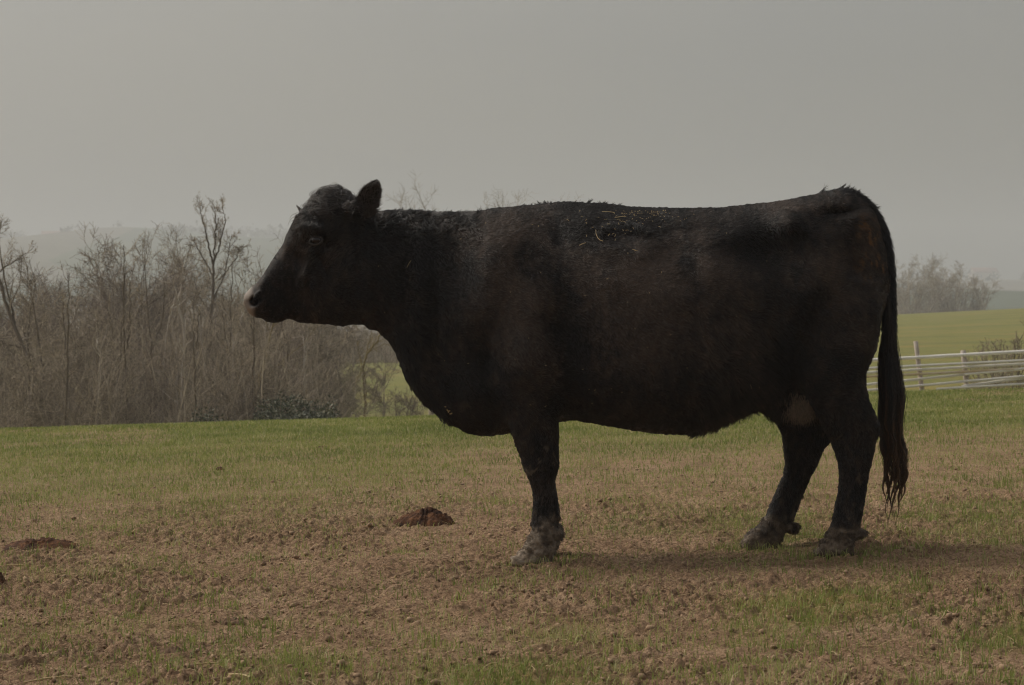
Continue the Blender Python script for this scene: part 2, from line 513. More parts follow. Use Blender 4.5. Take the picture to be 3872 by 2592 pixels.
def bark_mat(name, c1, c2):
    m, n, l, p = new_mat(name)
    tc = n.new("ShaderNodeTexCoord").outputs['Object']
    nz = noise(n, l, 1.3, 4, 0.6, tc)
    a = n.new("ShaderNodeAttribute"); a.attribute_name = "tone"
    f = mathn(n, l, 'ADD', mathn(n, l, 'MULTIPLY', nz.outputs[0], 0.7), mathn(n, l, 'MULTIPLY', a.outputs['Fac'], 0.75))
    rp = ramp(n, [(0.3, c1), (0.75, tuple((u + v) / 2 for u, v in zip(c1, c2))), (1.0, c2)])
    l.new(f, rp.inputs[0]); l.new(rp.outputs[0], p.inputs['Base Color'])
    p.inputs['Roughness'].default_value = 0.85; p.inputs['Specular IOR Level'].default_value = 0.15
    return m
BARK = bark_mat("bark_brown", (0.12, 0.094, 0.070), (0.44, 0.37, 0.29))
TWIG = bark_mat("twigs_brown", (0.112, 0.086, 0.058), (0.44, 0.372, 0.275))
TWIG_RED = bark_mat("twigs_red", (0.100, 0.074, 0.054), (0.36, 0.295, 0.23))
PALE = bark_mat("bark_pale", (0.34, 0.29, 0.24), (0.58, 0.52, 0.45))
YELLOW = bark_mat("bark_yellow", (0.19, 0.14, 0.045), (0.27, 0.20, 0.07))

def at_px(px, d):
    """ground point on the line of sight through a column of the photograph (2342 wide)"""
    y = d - D0
    x = (px - 1171) * d / 5083.0
    return (float(x), float(y), float(gz(x, y)))

def plant(name, loc, tr, cr, bark, twig, label, cat, group=None, rz=0.0):
    e = empty(name, loc, rz)
    tag(e, label, cat, group)
    tr.obj("trunk", bark, e, True)
    cr.obj("crown", twig, e)
    return e
TG = "bare trees of the thicket beyond the field"
def hgt(px_top, d, loc):
    return CAM_H + (720 - px_top) * d / 5083.0 - loc[2]

# the trees one can single out
def guided_tree(px, d, boughs, label, bark, twig, seed, nl=(9, 6), tw=0.004, lf=0.30):
    """trunk and boughs laid along measured lines, twigs grown from them"""
    l = at_px(px, d); rg = np.random.default_rng(seed)
    e = empty("bare_tree", l); tag(e, label, "tree", TG)
    tr = Build(); cr = Build()
    for pts, r0, r1 in boughs:
        P = np.array([[(a - px) * d / 5083.0, 0.12 * math.sin(k * 1.7 + px), CAM_H + (720 - b) * d / 5083.0 - l[2]] for k, (a, b) in enumerate(pts)])
        t = np.linspace(0, len(P) - 1, 18)
        Q = np.stack([np.interp(t, range(len(P)), P[:, k]) for k in range(3)], -1)
        for _ in range(2): Q[1:-1] = (Q[:-2] + Q[1:-1] * 2 + Q[2:]) / 4
        Q[1:-1] += rg.normal(0, .012, (16, 3))
        RR = np.linspace(r0, r1, 18)[None] * .5
        tr.tube(Q[None], RR, 7)
        P1, R1 = children(Q[None], RR, nl[0], 0.3 if r0 > .05 else 0.1, 1.0, (0.35, 1.0), lf, 0.5, 7, 0.16, 0.10, rg, 0.4, 0.007)
        P2, R2 = children(P1, R1, nl[1], 0.1, 1.0, (0.4, 1.1), 0.5, 0.6, 5, 0.18, 0.05, rg, 0.3, tw)
        P3, R3 = children(P2, R2, 3, 0.2, 1.0, (0.4, 1.1), 0.6, 0.6, 4, 0.18, 0.0, rg, 0.3, tw * .8)
        tr.tube(P1, R1, 4); cr.tube(P2, R2, 3); cr.tube(P3, R3, 3)
    tr.obj("trunk", bark, e, True); cr.obj("crown", twig, e)
guided_tree(472, 50, [([(470, 990), (478, 850), (485, 740), (488, 650), (487, 600)], .095, .055), ([(487, 610), (476, 560), (468, 515), (458, 474)], .050, .014),
                      ([(487, 605), (491, 550), (496, 505), (489, 468)], .045, .014), ([(488, 600), (506, 550), (517, 500), (508, 474)], .042, .012),
                      ([(488, 640), (465, 590), (450, 565), (436, 535)], .034, .010), ([(486, 690), (510, 640), (522, 585), (530, 540)], .040, .010),
                      ([(484, 720), (455, 680), (445, 640)], .03, .01), ([(500, 640), (540, 590), (560, 560)], .028, .008)],
            "tallest bare tree of the thicket, forking into an upright crown left of the cow's muzzle", BARK, TWIG, 11, (11, 8), .004, .30)
guided_tree(108, 44, [([(112, 1000), (98, 900), (72, 830), (32, 745), (6, 680), (-14, 600), (-40, 500)], .105, .045), ([(-12, 628), (18, 607), (50, 592), (78, 563)], .035, .010),
                      ([(100, 910), (92, 790), (78, 700), (70, 640)], .05, .015), ([(36, 750), (8, 640), (2, 560), (0, 515)], .04, .012), ([(60, 800), (20, 790), (-30, 760)], .035, .012)],
            "bare tree leaning out of the picture at its left edge, one bough reaching back", BARK, TWIG, 23, (9, 7), .004, .28)
l = at_px(340, 62); H = hgt(505, 62, l)
plant("bare_tree", l, *bare_tree(37, H, 0.10, [(0, 0), (0.12, 0.05), (-0.14, 0)], n=(13, 9, 8), spread=0.9, t0=0.4), BARK, TWIG,
      "bare tree with a pale airy fan of twigs standing above the thicket", "tree", TG)
l = at_px(232, 54); H = hgt(565, 54, l)
plant("bare_tree", l, *bare_tree(41, H, 0.09, [(0, 0), (0.2, 0), (-0.2, 0.05), (0.1, 0.1)], n=(13, 9, 10), spread=1.0, t0=0.3, twig=0.006), BARK, TWIG_RED,
      "broad bare tree with a dense dark reddish brown crown", "tree", TG)
guided_tree(835, 56, [([(835, 980), (834, 925), (829, 844), (838, 815), (856, 790), (871, 764)], .060, .034), ([(829, 846), (822, 815), (816, 785)], .034, .015),
                      ([(831, 838), (840, 800), (850, 757)], .036, .014), ([(808, 895), (822, 860), (830, 836)], .030, .034), ([(838, 930), (836, 880), (833, 850)], .03, .03), ([(845, 805), (880, 785), (905, 800)], .02, .008)],
            "small willow with yellowish forking stems below the cow's jaw", YELLOW, YELLOW, 53, (4, 3), .004, .22)
guided_tree(779, 56, [([(780, 960), (780, 884), (774, 848), (764, 822), (741, 795), (735, 772), (720, 742)], .050, .025), ([(775, 850), (780, 800), (800, 780), (825, 778)], .030, .010)],
            "slender dark sapling bending left over the brambles, beside the yellow willow", BARK, TWIG, 54, (6, 4), .004, .22)
l = at_px(556, 47); H = hgt(620, 47, l)
plant("bare_tree", l, *bare_tree(59, H, 0.05, [(0.03, 0)], n=(9, 6, 5), spread=0.8, t0=0.4), YELLOW, TWIG,
      "slim yellowish sapling directly left of the cow's muzzle", "tree", TG)
for k, (px, top, lean, pal, r) in enumerate([(150, 625, 6, 0, .03), (182, 700, -10, 1, .026), (268, 610, 14, 0, .03), (290, 560, -6, 0, .034), (318, 690, 8, 1, .024), (352, 560, -16, 0, .034), (402, 600, 10, 1, .026),
                                             (448, 690, -6, 0, .026), (520, 600, 8, 0, .03), (538, 690, -12, 1, .024), (578, 640, 4, 0, .03), (612, 700, -6, 1, .026), (655, 730, 10, 0, .028), (700, 740, -8, 1, .026), (225, 740, 5, 1, .022), (62, 640, 12, 0, .03)]):
    dd = 41.5 + (k * 5 % 7) * .9
    guided_tree(px, dd, [([(px, 985), (px + lean * .3, 860), (px + lean * .2 + 3 * (-1) ** k, 780), (px + lean, (top + 790) / 2), (px + lean * 1.6, top)], r * 1.5, r * .45),
                         ([(px + lean * .2, 800), (px - lean * 1.2, 730), (px - lean * 1.6, (top + 730) / 2)], r * 1.1, r * .35)],
                ("slender bare grey brown trunk standing among the brush at the thicket's front edge", "thin pale trunk among the brush at the thicket's front edge")[pal], (TWIG, PALE)[pal], TWIG, 600 + k, (7, 5), .004, .22)
def dead_stem(px, d, pts, r, label):
    l = at_px(px, d)
    e = empty("dead_tree", l)
    tag(e, label, "dead tree", "pale dead stems in the thicket")
    P = np.array([[(a - px) * d / 5083.0, 0.05 * math.sin(i * 2.1), CAM_H + (720 - b) * d / 5083.0 - l[2]] for i, (a, b) in enumerate(pts)])
    P[0, 2] = -0.2
    t = np.linspace(0, len(P) - 1, 22)
    Q = np.stack([np.interp(t, range(len(P)), P[:, k]) for k in range(3)], -1)
    Q[1:-1] = (Q[:-2] + Q[1:-1] * 2 + Q[2:]) / 4; Q[1:-1] = (Q[:-2] + Q[1:-1] * 2 + Q[2:]) / 4
    b = Build(); b.tube(Q[None], np.linspace(r, r * 0.6, 22)[None] * .8, 6)
    P1, R1 = children(Q[None], np.linspace(r, r * .6, 22)[None], 6, 0.3, 1, (0.4, 1.0), 0.10, 0.5, 5, 0.12, 0.1, np.random.default_rng(px), 0.4, 0.006)
    b.tube(P1, R1, 4); b.obj("trunk", PALE, e, True)
dead_stem(425, 43, [(418, 960), (415, 860), (424, 800), (420, 740), (405, 700), (402, 670)], 0.042, "pale barkless dead stem broken off upright in the thicket")
dead_stem(365, 44, [(376, 960), (372, 850), (385, 740), (400, 690), (404, 660), (392, 645), (384, 642)], 0.030, "pale dead stem with a hooked tip curling over to the left")
dead_stem(470, 45, [(462, 960), (470, 850), (462, 780), (455, 735), (447, 708), (432, 700)], 0.034, "pale dead stem beside the tallest tree, top bent to the left")

# the rest of the thicket, from a handful of forms
protos = []
for i, (sd, H, r, st, n, mats) in enumerate([
        (101, 5.6, 0.07, [(0, 0), (0.15, 0.1), (-0.2, 0.05)], (15, 9, 9), (BARK, TWIG)),
        (102, 4.6, 0.06, [(0.05, 0), (-0.15, 0.1), (0.25, -0.05), (-0.3, 0)], (13, 9, 10), (BARK, TWIG)),
        (103, 5.0, 0.06, [(-0.05, 0), (0.18, 0.1)], (18, 9, 9), (BARK, TWIG_RED)),
        (104, 4.0, 0.05, [(0.1, 0), (-0.22, 0.1), (0.3, 0.05), (-0.05, -.2), (0.2, 0.2)], (11, 9, 10), (BARK, TWIG))]):
    tr, cr = bare_tree(sd, H, r, st, n=n, spread=1.0, t0=0.18, twig=0.0055)
    e = plant("bare_tree", (0, 0, 0), tr, cr, mats[0], mats[1], "tangled bare brown tree in the dense thicket beyond the field edge", "tree", TG)
    protos.append((e, H))
spots = [(-60, 50, 600), (15, 47, 640), (55, 60, 615), (120, 52, 650), (160, 62, 590), (200, 47, 680), (275, 58, 585), (300, 46, 690), (385, 55, 610),
         (430, 66, 575), (445, 49, 650), (520, 58, 590), (555, 66, 570), (590, 52, 640), (620, 62, 600), (660, 50, 690), (690, 60, 660), (720, 70, 640), (745, 49, 740),
         (770, 66, 720), (745, 118, 742), (800, 120, 745), (850, 117, 760), (905, 122, 742), (960, 118, 765), (1010, 124, 750), (890, 50, 800), (350, 44, 760), (60, 43, 760), (240, 42, 780), (505, 43, 780), (590, 43, 800),
         (-30, 64, 600), (90, 70, 600), (330, 72, 570), (650, 72, 610)]
used = [False] * 4
for i, (px, d, top) in enumerate(spots):
    k = (i * 7 + i // 3) % 4
    e, H = protos[k]
    o = e if not used[k] else copy_tree(e)
    used[k] = True
    l = at_px(px, d)
    s = hgt(top, d, l) / H
    o.location = l
    o.scale = (max(s, 0.75), max(s, 0.75), s)
    o.rotation_euler = (0, 0, i * 2.4)
# tree tops seen over the cow's neck, and the ones that stand hidden behind its body
for px, d, top, sd, lab in ((985, 75, 438, 71, "bare tree whose spreading top shows above the cow's neck"),
                            (1200, 80, 446, 73, "bare tree whose topmost twigs show just above the cow's shoulder")):
    l = at_px(px, d); H = hgt(top, d, l)
    plant("bare_tree", l, *bare_tree(sd, H, 0.12, [(0, 0), (0.1, 0)], n=(14, 8, 7), spread=0.9, t0=0.45), BARK, TWIG, lab, "tree", TG)

# right-hand trees on the far side of the rising meadow
RG = "bare trees beyond the meadow at the right"
F5 = [(0, 0), (0.35, 0), (-0.4, 0), (0.7, .1), (-.7, .1), (.15, -.2)]
for px, d, top, sd, lab, st in ((2085, 262, 582, 81, "broad bare tree beside the cow's tail on the meadow's edge", F5),
                                (2128, 275, 585, 82, "tallest bare tree in the middle of the right-hand clump", F5),
                                (2172, 268, 597, 85, "round-crowned bare tree right of the tallest one on the meadow's edge", F5),
                                (2212, 268, 616, 83, "lower bare tree at the right end of the clump on the meadow's edge", F5),
                                (2042, 280, 592, 84, "bare tree half hidden behind the cow's tail", F5)):
    l = at_px(px, d); H = hgt(top, d, l)
    plant("bare_tree", l, *bare_tree(sd, H, 0.15, st, n=(9, 8, 8), spread=1.0, t0=0.15, twig=0.014), BARK, TWIG, lab, "tree", RG)
# leafless shrub behind the fence at the right
for px, d, top, sd, lab in ((2325, 42, 750, 91, "thin leafless brown shrub behind the fence at the right edge"),
                            (2270, 44, 775, 92, "low sparse leafless shrub behind the fence, beside the taller shrub")):
    l = at_px(px, d); H = hgt(top, d, l) * 1.2
    e = empty("bare_shrub", l); tag(e, lab, "shrub", "leafless shrubs behind the fence")
    tr, cr = bare_tree(sd, H, 0.018, [(0, 0), (0.3, 0), (-0.35, 0.1), (0.6, 0), (-0.6, 0), (0.15, .2), (-.2, -.1)], n=(7, 5, 4), spread=0.8, t0=0.2, twig=0.0032)
    tr.obj("stem", TWIG, e, True); cr.obj("twigs", TWIG, e)

# brush filling the thicket: stems nobody could count
def brush():
    N = 11000
    px = rng.uniform(-90, 950, N); d = rng.uniform(41, 74, N)
    x = (px - 1171) * d / 5083; y = d - D0
    keep = (px < 750) | (rng.random(N) < 0.07)
    x, y, d, px = x[keep], y[keep], d[keep], px[keep]
    n = len(x)
    st = np.stack([x, y, gz(x, y) - 0.05], -1)
    hmax = np.interp(px, [-90, 60, 240, 420, 560, 700, 780, 950], [3.6, 3.7, 4.3, 4.3, 4.1, 3.3, 1.7, 1.2])
    L = hmax * rng.uniform(0.35, 1.05, n)
    dr = np.stack([rng.normal(0, .17, n), rng.normal(0, .17, n), np.ones(n)], -1)
    P = polyline(st, dr, L, 6, 0.09, 0.03, rng)
    RR = (0.005 + 0.006 * rng.pareto(3.0, n)).clip(0, .03)[:, None] * np.linspace(1, .3, 6)[None]
    b = Build(); b.tube(P, RR, 3)
    Q, R2 = children(P, RR, 3, 0.25, 1, (0.3, 1.0), 0.4, 0.6, 4, 0.15, 0.05, rng, 0.4, 0.0045)
    b.tube(Q, R2, 3)
    return b
def brush_band(n, p0, p1, d0, d1, h0, h1, r):
    px = rng.uniform(p0, p1, n); d = rng.uniform(d0, d1, n)
    x = (px - 1171) * d / 5083; y = d - D0
    st = np.stack([x, y, gz(x, y) - 0.05], -1)
    P = polyline(st, np.stack([rng.normal(0, .3, n), rng.normal(0, .3, n), np.ones(n)], -1), rng.uniform(h0, h1, n), 6, 0.14, 0.02, rng)
    RR = rng.uniform(.6, 1.3, n)[:, None] * r * np.linspace(1, .3, 6)[None]
    b = Build(); b.tube(P, RR, 3)
    Q, R2 = children(P, RR, 3, 0.25, 1, (0.3, 1.0), 0.4, 0.6, 4, 0.15, 0.05, rng, 0.4, r * .5)
    b.tube(Q, R2, 3)
    return b
tag(brush_band(2200, 660, 1060, 112, 126, 0.8, 2.2, .012).obj("undergrowth", TWIG), "brown brush along the far side of the small meadow beyond the thicket", "undergrowth", kind="stuff")
tag(brush_band(1500, 2030, 2255, 258, 282, 1.5, 4.0, .022).obj("undergrowth", TWIG), "brown brush around the feet of the right-hand trees", "undergrowth", kind="stuff")
tag(brush().obj("undergrowth", TWIG), "brown leafless brush filling the thicket beyond the field edge", "undergrowth", kind="stuff")
# dark bramble patch
LEAFD = simple_mat("bramble_leaf", (0.036, 0.044, 0.022), (0.095, 0.098, 0.050), 3.0, 0.6, 0, 0.3)
def bramble(px0, px1, d, h):
    n = 30000
    px = rng.uniform(px0, px1, n); dd = d + rng.normal(0, 0.9, n)
    x = (px - 1171) * dd / 5083; y = dd - D0
    top = h * (0.62 + 0.42 * fbm(x / 0.7, y / 0.7, 15, 4)) * np.clip(np.minimum(px - px0, px1 - px) / 50, 0, 1) ** 0.4
    z = gz(x, y) + top * rng.random(n) ** 0.75
    c = np.stack([x, y, z], -1)
    u = norm(rng.normal(0, 1, (n, 3))) * rng.uniform(0.018, 0.040, (n, 1)); w = norm(np.cross(u, rng.normal(0, 1, (n, 3)))) * rng.uniform(.010, .024, (n, 1))
    v = np.stack([c - u, c + w, c + u, c - w], 1).reshape(-1, 3)
    b = Build(); b.add(v, np.arange(4 * n).reshape(-1, 4)); return b
bb = bramble(540, 810, 40.5, 2.95).obj("bramble_bush", LEAFD)
b2 = bramble(395, 570, 41, 2.70).obj("bramble_bush", LEAFD)
tag(b2, "low dark bramble strip at the thicket's foot, left of the taller bramble bush", "bush")
tag(bb, "dark green bramble bush low at the foot of the thicket", "bush")

# ------------------------------------------------------------------ fence
WOODP = simple_mat("weathered_pole", (0.70, 0.67, 0.61), (0.86, 0.84, 0.80), 3.0, 0.8, 0, 0.3)
WOODY = simple_mat("yellowed_pole", (0.45, 0.31, 0.13), (0.72, 0.66, 0.55), 1.2, 0.85, 0, 0.2)
POSTM = simple_mat("grey_post", (0.34, 0.285, 0.24), (0.50, 0.44, 0.39), 4.0, 0.9, 0, 0.2)
FD = 36.0
def fp(u, v, dy=0.0):
    """fence point from the photograph's fence crop"""
    return np.array(W(3200 + u / 2.24, 850 + v / 2.24, FD - D0 + dy))
fence = empty("rail_fence", (0, 0, 0))
fence.location = tuple(float(a) for a in (fp(600, 1400)[0], fp(600, 1400)[1], gz(fp(600, 1400)[0], FD - D0)))
tag(fence, "rustic fence of pale wooden poles on leaning grey posts behind the cow's tail", "fence")
FO = np.array(fence.location)
def pole(name, a, b, r, mat, n=9, seed=0):
    rg = np.random.default_rng(seed)
    t = np.linspace(0, 1, n)[:, None]
    P = a * (1 - t) + b * t + rg.normal(0, 0.001, (n, 3)) * np.sin(t * math.pi) - FO
    rr = r * .97 * rg.uniform(0.94, 1.05, n)
    bd = Build(); bd.tube(P[None], rr[None], 8)
    for e_ in (0, n - 1):
        k = np.arange(8) + e_ * 8
        c = len(P) * 8 + (0 if e_ == 0 else 1)
        bd.add(P[e_][None])
        tri = np.stack([k, np.roll(k, -1), np.full(8, c)], -1)
        bd.t.append(tri if e_ else tri[:, ::-1])
    return bd.obj(name, mat, fence, True)
def post(u0, v0, u1, v1, r, sd):
    a, b = fp(u0, v0, 0.06), fp(u1, v1, 0.06)
    dirn = (b - a) / np.linalg.norm(b - a)
    base = gz(b[0], b[1]) - 0.1
    b2 = a + dirn * (a[2] - base) / max(1e-3, -dirn[2])
    pole("post", b2, a, r, POSTM, 7, sd)
post(588, 988, 640, 1395, 0.040, 1)
post(990, 1066, 1020, 1372, 0.044, 2)
post(-80, 1085, -70, 1400, 0.042, 3)
post(1640, 1010, 1650, 1340, 0.042, 4)
for i, (pts, mt, r) in enumerate([
        (((-120, 1166), (1760, 1060)), WOODP, 0.030), (((-120, 1232), (1760, 1138)), WOODP, 0.023),
        (((-120, 1270), (1760, 1166)), WOODP, 0.026), (((-120, 1302), (1760, 1208)), WOODY, 0.023),
        (((-120, 1385), (1010, 1268)), WOODP, 0.024), (((1000, 1268), (1760, 1195)), WOODP, 0.024),
        (((-120, 1432), (1010, 1328)), WOODP, 0.023), (((1000, 1328), (1760, 1262)), WOODP, 0.022), (((980, 1370), (1760, 1262)), WOODP, 0.023),
        (((760, 1392), (1760, 1335)), WOODP, 0.022)]):
    pole("rail", fp(*pts[0]) + [0, (i % 2) * -0.03, 0], fp(*pts[1]) + [0, (i % 2) * -0.03, 0], r, mt, 11, 20 + i)


# ------------------------------------------------------------------ the cow: one implicit body, meshed as one surface
def sx2x(sx, y=0.0): return (np.asarray(sx, float) - 1936) * (y + D0) / F_SRC
def sy2z(sy, y=0.0): return CAM_H + (1190 - np.asarray(sy, float)) * (y + D0) / F_SRC

TOP = [(936,1142),(939,1117),(957,1094),(982,1074),(1006,1043),(1022,1016),(1043,982),(1063,950),(1080,926),(1088,900),(1100,874),(1112,851),(1123,832),
       (1161,794),(1186,775),(1206,757),(1227,741),(1247,732),(1267,730),(1292,737),(1312,748),(1333,764),(1380,788),(1425,804),(1482,803),(1581,802),
       (1651,810),(1756,808),(1812,806),(1854,793),(1910,786),(1967,781),(2037,776),(2086,771),(2128,769),(2191,771),(2300,775),(2375,783),(2480,788),
       (2621,789),(2726,787),(2831,776),(2902,769),(2972,759),(3042,745),(3091,735),(3140,724),(3182,722),(3217,735),(3252,760),(3285,800),(3312,850),(3330,905),(3343,970),(3350,1040),(3354,1103)]
BOT = [(936,1142),(941,1167),(957,1189),(978,1201),(1000,1204),(1014,1214),(1035,1221),(1063,1220),(1080,1213),(1094,1207),(1112,1209),(1133,1219),(1165,1223),(1227,1223),
       (1259,1227),(1288,1231),(1329,1227),(1374,1226),(1398,1243),(1426,1250),(1468,1289),(1497,1334),(1518,1382),(1535,1424),(1567,1472),(1602,1516),
       (1637,1547),(1665,1572),(1693,1600),(1728,1616),(1763,1636),(1805,1646),(1847,1648),(1896,1642),(1928,1638),(2020,1618),(2110,1596),(2142,1590),(2184,1589),(2226,1597),
       (2305,1611),(2375,1623),(2431,1633),(2495,1639),(2551,1641),(2607,1643),(2640,1630),(2677,1614),(2733,1590),(2789,1563),(2831,1543),(2873,1534),(2930,1525),(3000,1500),(3080,1455),
       (3160,1400),(3240,1340),(3300,1270),(3335,1180),(3354,1103)]
#        x, halfwidth, m-slope, m-curve, p(vertical), q(across), centre shift
SEC = [(936,.050,0,0,2.2,2.2,-.10),(960,.072,0,0,2.3,2.4,-.10),(1000,.083,-.05,0,2.3,2.4,-.095),(1050,.074,-.05,0,2.4,2.3,-.085),(1100,.082,.10,0,2.4,2.3,-.075),(1150,.100,.15,0,2.4,2.3,-.065),
       (1205,.118,.16,0,2.4,2.4,-.055),(1270,.122,.05,0,2.4,2.4,-.045),(1340,.122,-.05,0,2.3,2.2,-.03),(1430,.128,.02,-.12,2.1,2.1,-.02),(1550,.150,.12,-.16,2.1,2.0,-.01),
       (1650,.178,.20,-.18,2.1,2.0,0),(1760,.220,.16,-.14,2.1,2.0,0),(1850,.248,.06,-.10,2.1,2.1,0),(1960,.268,-.05,-.06,2.1,2.1,0),(2100,.295,-.14,-.02,2.2,2.1,0),
       (2300,.345,-.20,0,2.2,2.1,0),(2500,.378,-.20,0,2.2,2.15,0),(2650,.380,-.16,0,2.2,2.2,0),(2800,.345,-.08,0,2.3,2.3,0),(2950,.300,.06,0,2.5,2.5,0),(3080,.275,.10,0,2.4,2.4,0),
       (3180,.240,.02,0,2.3,2.3,0),(3260,.190,-.02,0,2.2,2.2,0),(3320,.130,-.02,0,2.2,2.2,0),(3354,.06,0,0,2.2,2.2,0)]
#  local swellings and hollows of the flanks: px, py, rx, ry, metres, tilt
BUMP = [(1925,900,90,110,.022,0),(1860,1010,75,120,.012,.2),(1790,1190,85,150,.024,0),(1745,1010,55,200,-.018,.25),(2130,1330,60,190,-.026,.1),(2030,1400,110,110,.030,0),
        (2020,1150,90,160,.014,0),(1960,1330,60,120,.014,0),(1900,1490,70,70,.02,0),(1790,1500,70,90,.026,0),(1700,1380,60,120,-.012,.3),(1850,1330,40,130,-.016,.3),
        (2420,1080,210,200,.014,0),(2230,1330,90,170,-.010,0),(2320,940,110,60,.010,0),(2520,960,60,50,-.010,0),(2860,960,120,90,-.036,0),(2960,850,70,55,.034,0),(2760,900,90,40,.010,0),(2700,1040,80,90,.012,.4),
        (3090,840,90,40,-.014,0),(3265,850,60,45,.026,0),(3180,985,70,110,-.016,.4),(3030,1110,75,190,.014,-.5),(3180,1220,90,190,.020,0),(2925,1380,45,110,-.022,.2),(2560,1480,240,90,.008,0),
        (1207,912,36,30,.013,0),(1190,880,50,18,.012,.3),(1140,985,30,40,-.011,.5),(1166,1035,15,62,.011,-.45),(1190,1075,16,40,.008,.3),(1205,958,42,10,.006,.1),(1206,876,40,12,.006,.2),(1235,1010,14,60,-.006,.5),(1290,1050,70,90,.010,0),(1120,1120,60,40,-.006,0),(1000,1160,30,30,.008,0),(1350,980,30,110,-.010,0),
        (1246,935,18,26,-.006,0),(1260,1140,50,50,.007,0)]
BUMP += [(2215, 830, 40, 45, .012, 0), (2110, 900, 40, 80, -.010, .3),  (1600, 1120, 26, 200, .006, .05), (1540, 1080, 24, 200, -.007, .05), (1660, 1150, 24, 220, -.006, .1),
         (2610, 880, 120, 26, -.010, 0), (3155, 812, 62, 16, -.030, -.3), (3235, 820, 60, 22, .014, -.3), (2340, 905, 90, 22, -.010, .1), (2300, 1060, 60, 50, .007, .4), (2420, 960, 50, 40, .008, -.5), (2550, 1130, 80, 50, .006, .5), (2080, 1240, 40, 60, -.008, .4), (3120, 1330, 30, 160, -.010, .15)]

HS = 0.0075
ax = np.arange(-1.06, 1.53, HS).astype(np.float32)
ay = np.arange(-0.46, 0.46, HS).astype(np.float32)
az = np.arange(-0.03, 1.46, HS).astype(np.float32)

def prof(tab, x, y=0.0):
    t = np.array(tab, float)
    return np.interp(x, sx2x(t[:, 0], y), sy2z(t[:, 1], y), left=np.nan, right=np.nan)

def trunk_field():
    tz, bz = prof(TOP, ax), prof(BOT, ax)
    inside = ~np.isnan(tz)
    tz = np.nan_to_num(tz, nan=1.0); bz = np.nan_to_num(bz, nan=1.0)
    S = np.array(SEC, float)
    c = [np.interp(ax, sx2x(S[:, 0]), S[:, k]).astype(np.float32) for k in range(1, 7)]
    k5 = np.ones(5) / 5
    c = [np.convolve(np.pad(a, 2, mode='edge'), k5, 'valid').astype(np.float32) for a in c]
    Wd, ms, mc, p, q, cy = [a[:, None, None] for a in c]
    zc = ((tz + bz) / 2).astype(np.float32)[:, None, None]
    hz_ = np.maximum((tz - bz) / 2, 0.002).astype(np.float32)[:, None, None]
    X2, Z2 = np.meshgrid(ax, az, indexing='ij')
    bump = np.zeros_like(X2)
    for (px, py, rx, ry, amp, tilt) in BUMP:
        u = (X2 - sx2x(px)) / (rx / 988.7); v = (Z2 - sy2z(py)) / (ry / 988.7)
        u2 = u + tilt * v * ry / rx
        bump += 1.75 * amp * np.exp(-(u2 * u2 + v * v))
    t = (az[None, None, :] - zc) / hz_
    tc = np.clip(t, -1.3, 1.3)
    wloc = np.maximum(Wd * (1 + ms * tc + mc * tc * tc), 0.01) + bump[:, None, :]
    F = np.abs(t) ** p + (np.abs(ay[None, :, None] - cy) / np.maximum(wloc, .01)) ** q - 1
    F = np.clip(F, -2, 6).astype(np.float32)
    gxx, gyy, gzz = np.gradient(F, HS)
    g = np.sqrt(gxx * gxx + gyy * gyy + gzz * gzz)
    d = F / np.maximum(g, 1.2)
    d[~inside] = 0.3
    # push away outside the x range smoothly
    return np.clip(d, -0.3, 0.3).astype(np.float32)

def smin(a, b, k):
    h = np.clip(0.5 + 0.5 * (b - a) / k, 0, 1)
    return b + (a - b) * h - k * h * (1 - h)

FIELD = trunk_field()

def sub(lo, hi):
    r = []
    for a, l, h in zip((ax, ay, az), lo, hi):
        i0 = max(int(np.searchsorted(a, l)) - 1, 0); i1 = min(int(np.searchsorted(a, h)) + 1, len(a))
        r.append(slice(i0, i1))
    return tuple(r)

def ellipsoid(c, r, k=0.02, rot=0.0, carve=False):
    """smooth union (or carving) of an ellipsoid; rot turns it about y"""
    global FIELD
    m = max(r) + 3 * k
    s = sub([a - m for a in c], [a + m for a in c])
    X, Y, Zz = ax[s[0]][:, None, None] - c[0], ay[s[1]][None, :, None] - c[1], az[s[2]][None, None, :] - c[2]
    cr, sr = math.cos(rot), math.sin(rot)
    U, V = X * cr + Zz * sr, -X * sr + Zz * cr
    k0 = np.sqrt((U / r[0]) ** 2 + (Y / r[1]) ** 2 + (V / r[2]) ** 2)
    k1 = np.sqrt((U / r[0] ** 2) ** 2 + (Y / r[1] ** 2) ** 2 + (V / r[2] ** 2) ** 2)
    d = k0 * (k0 - 1) / np.maximum(k1, 1e-4)
    if carve: FIELD[s] = -smin(-FIELD[s], d, k)
    else: FIELD[s] = smin(FIELD[s], d, k)

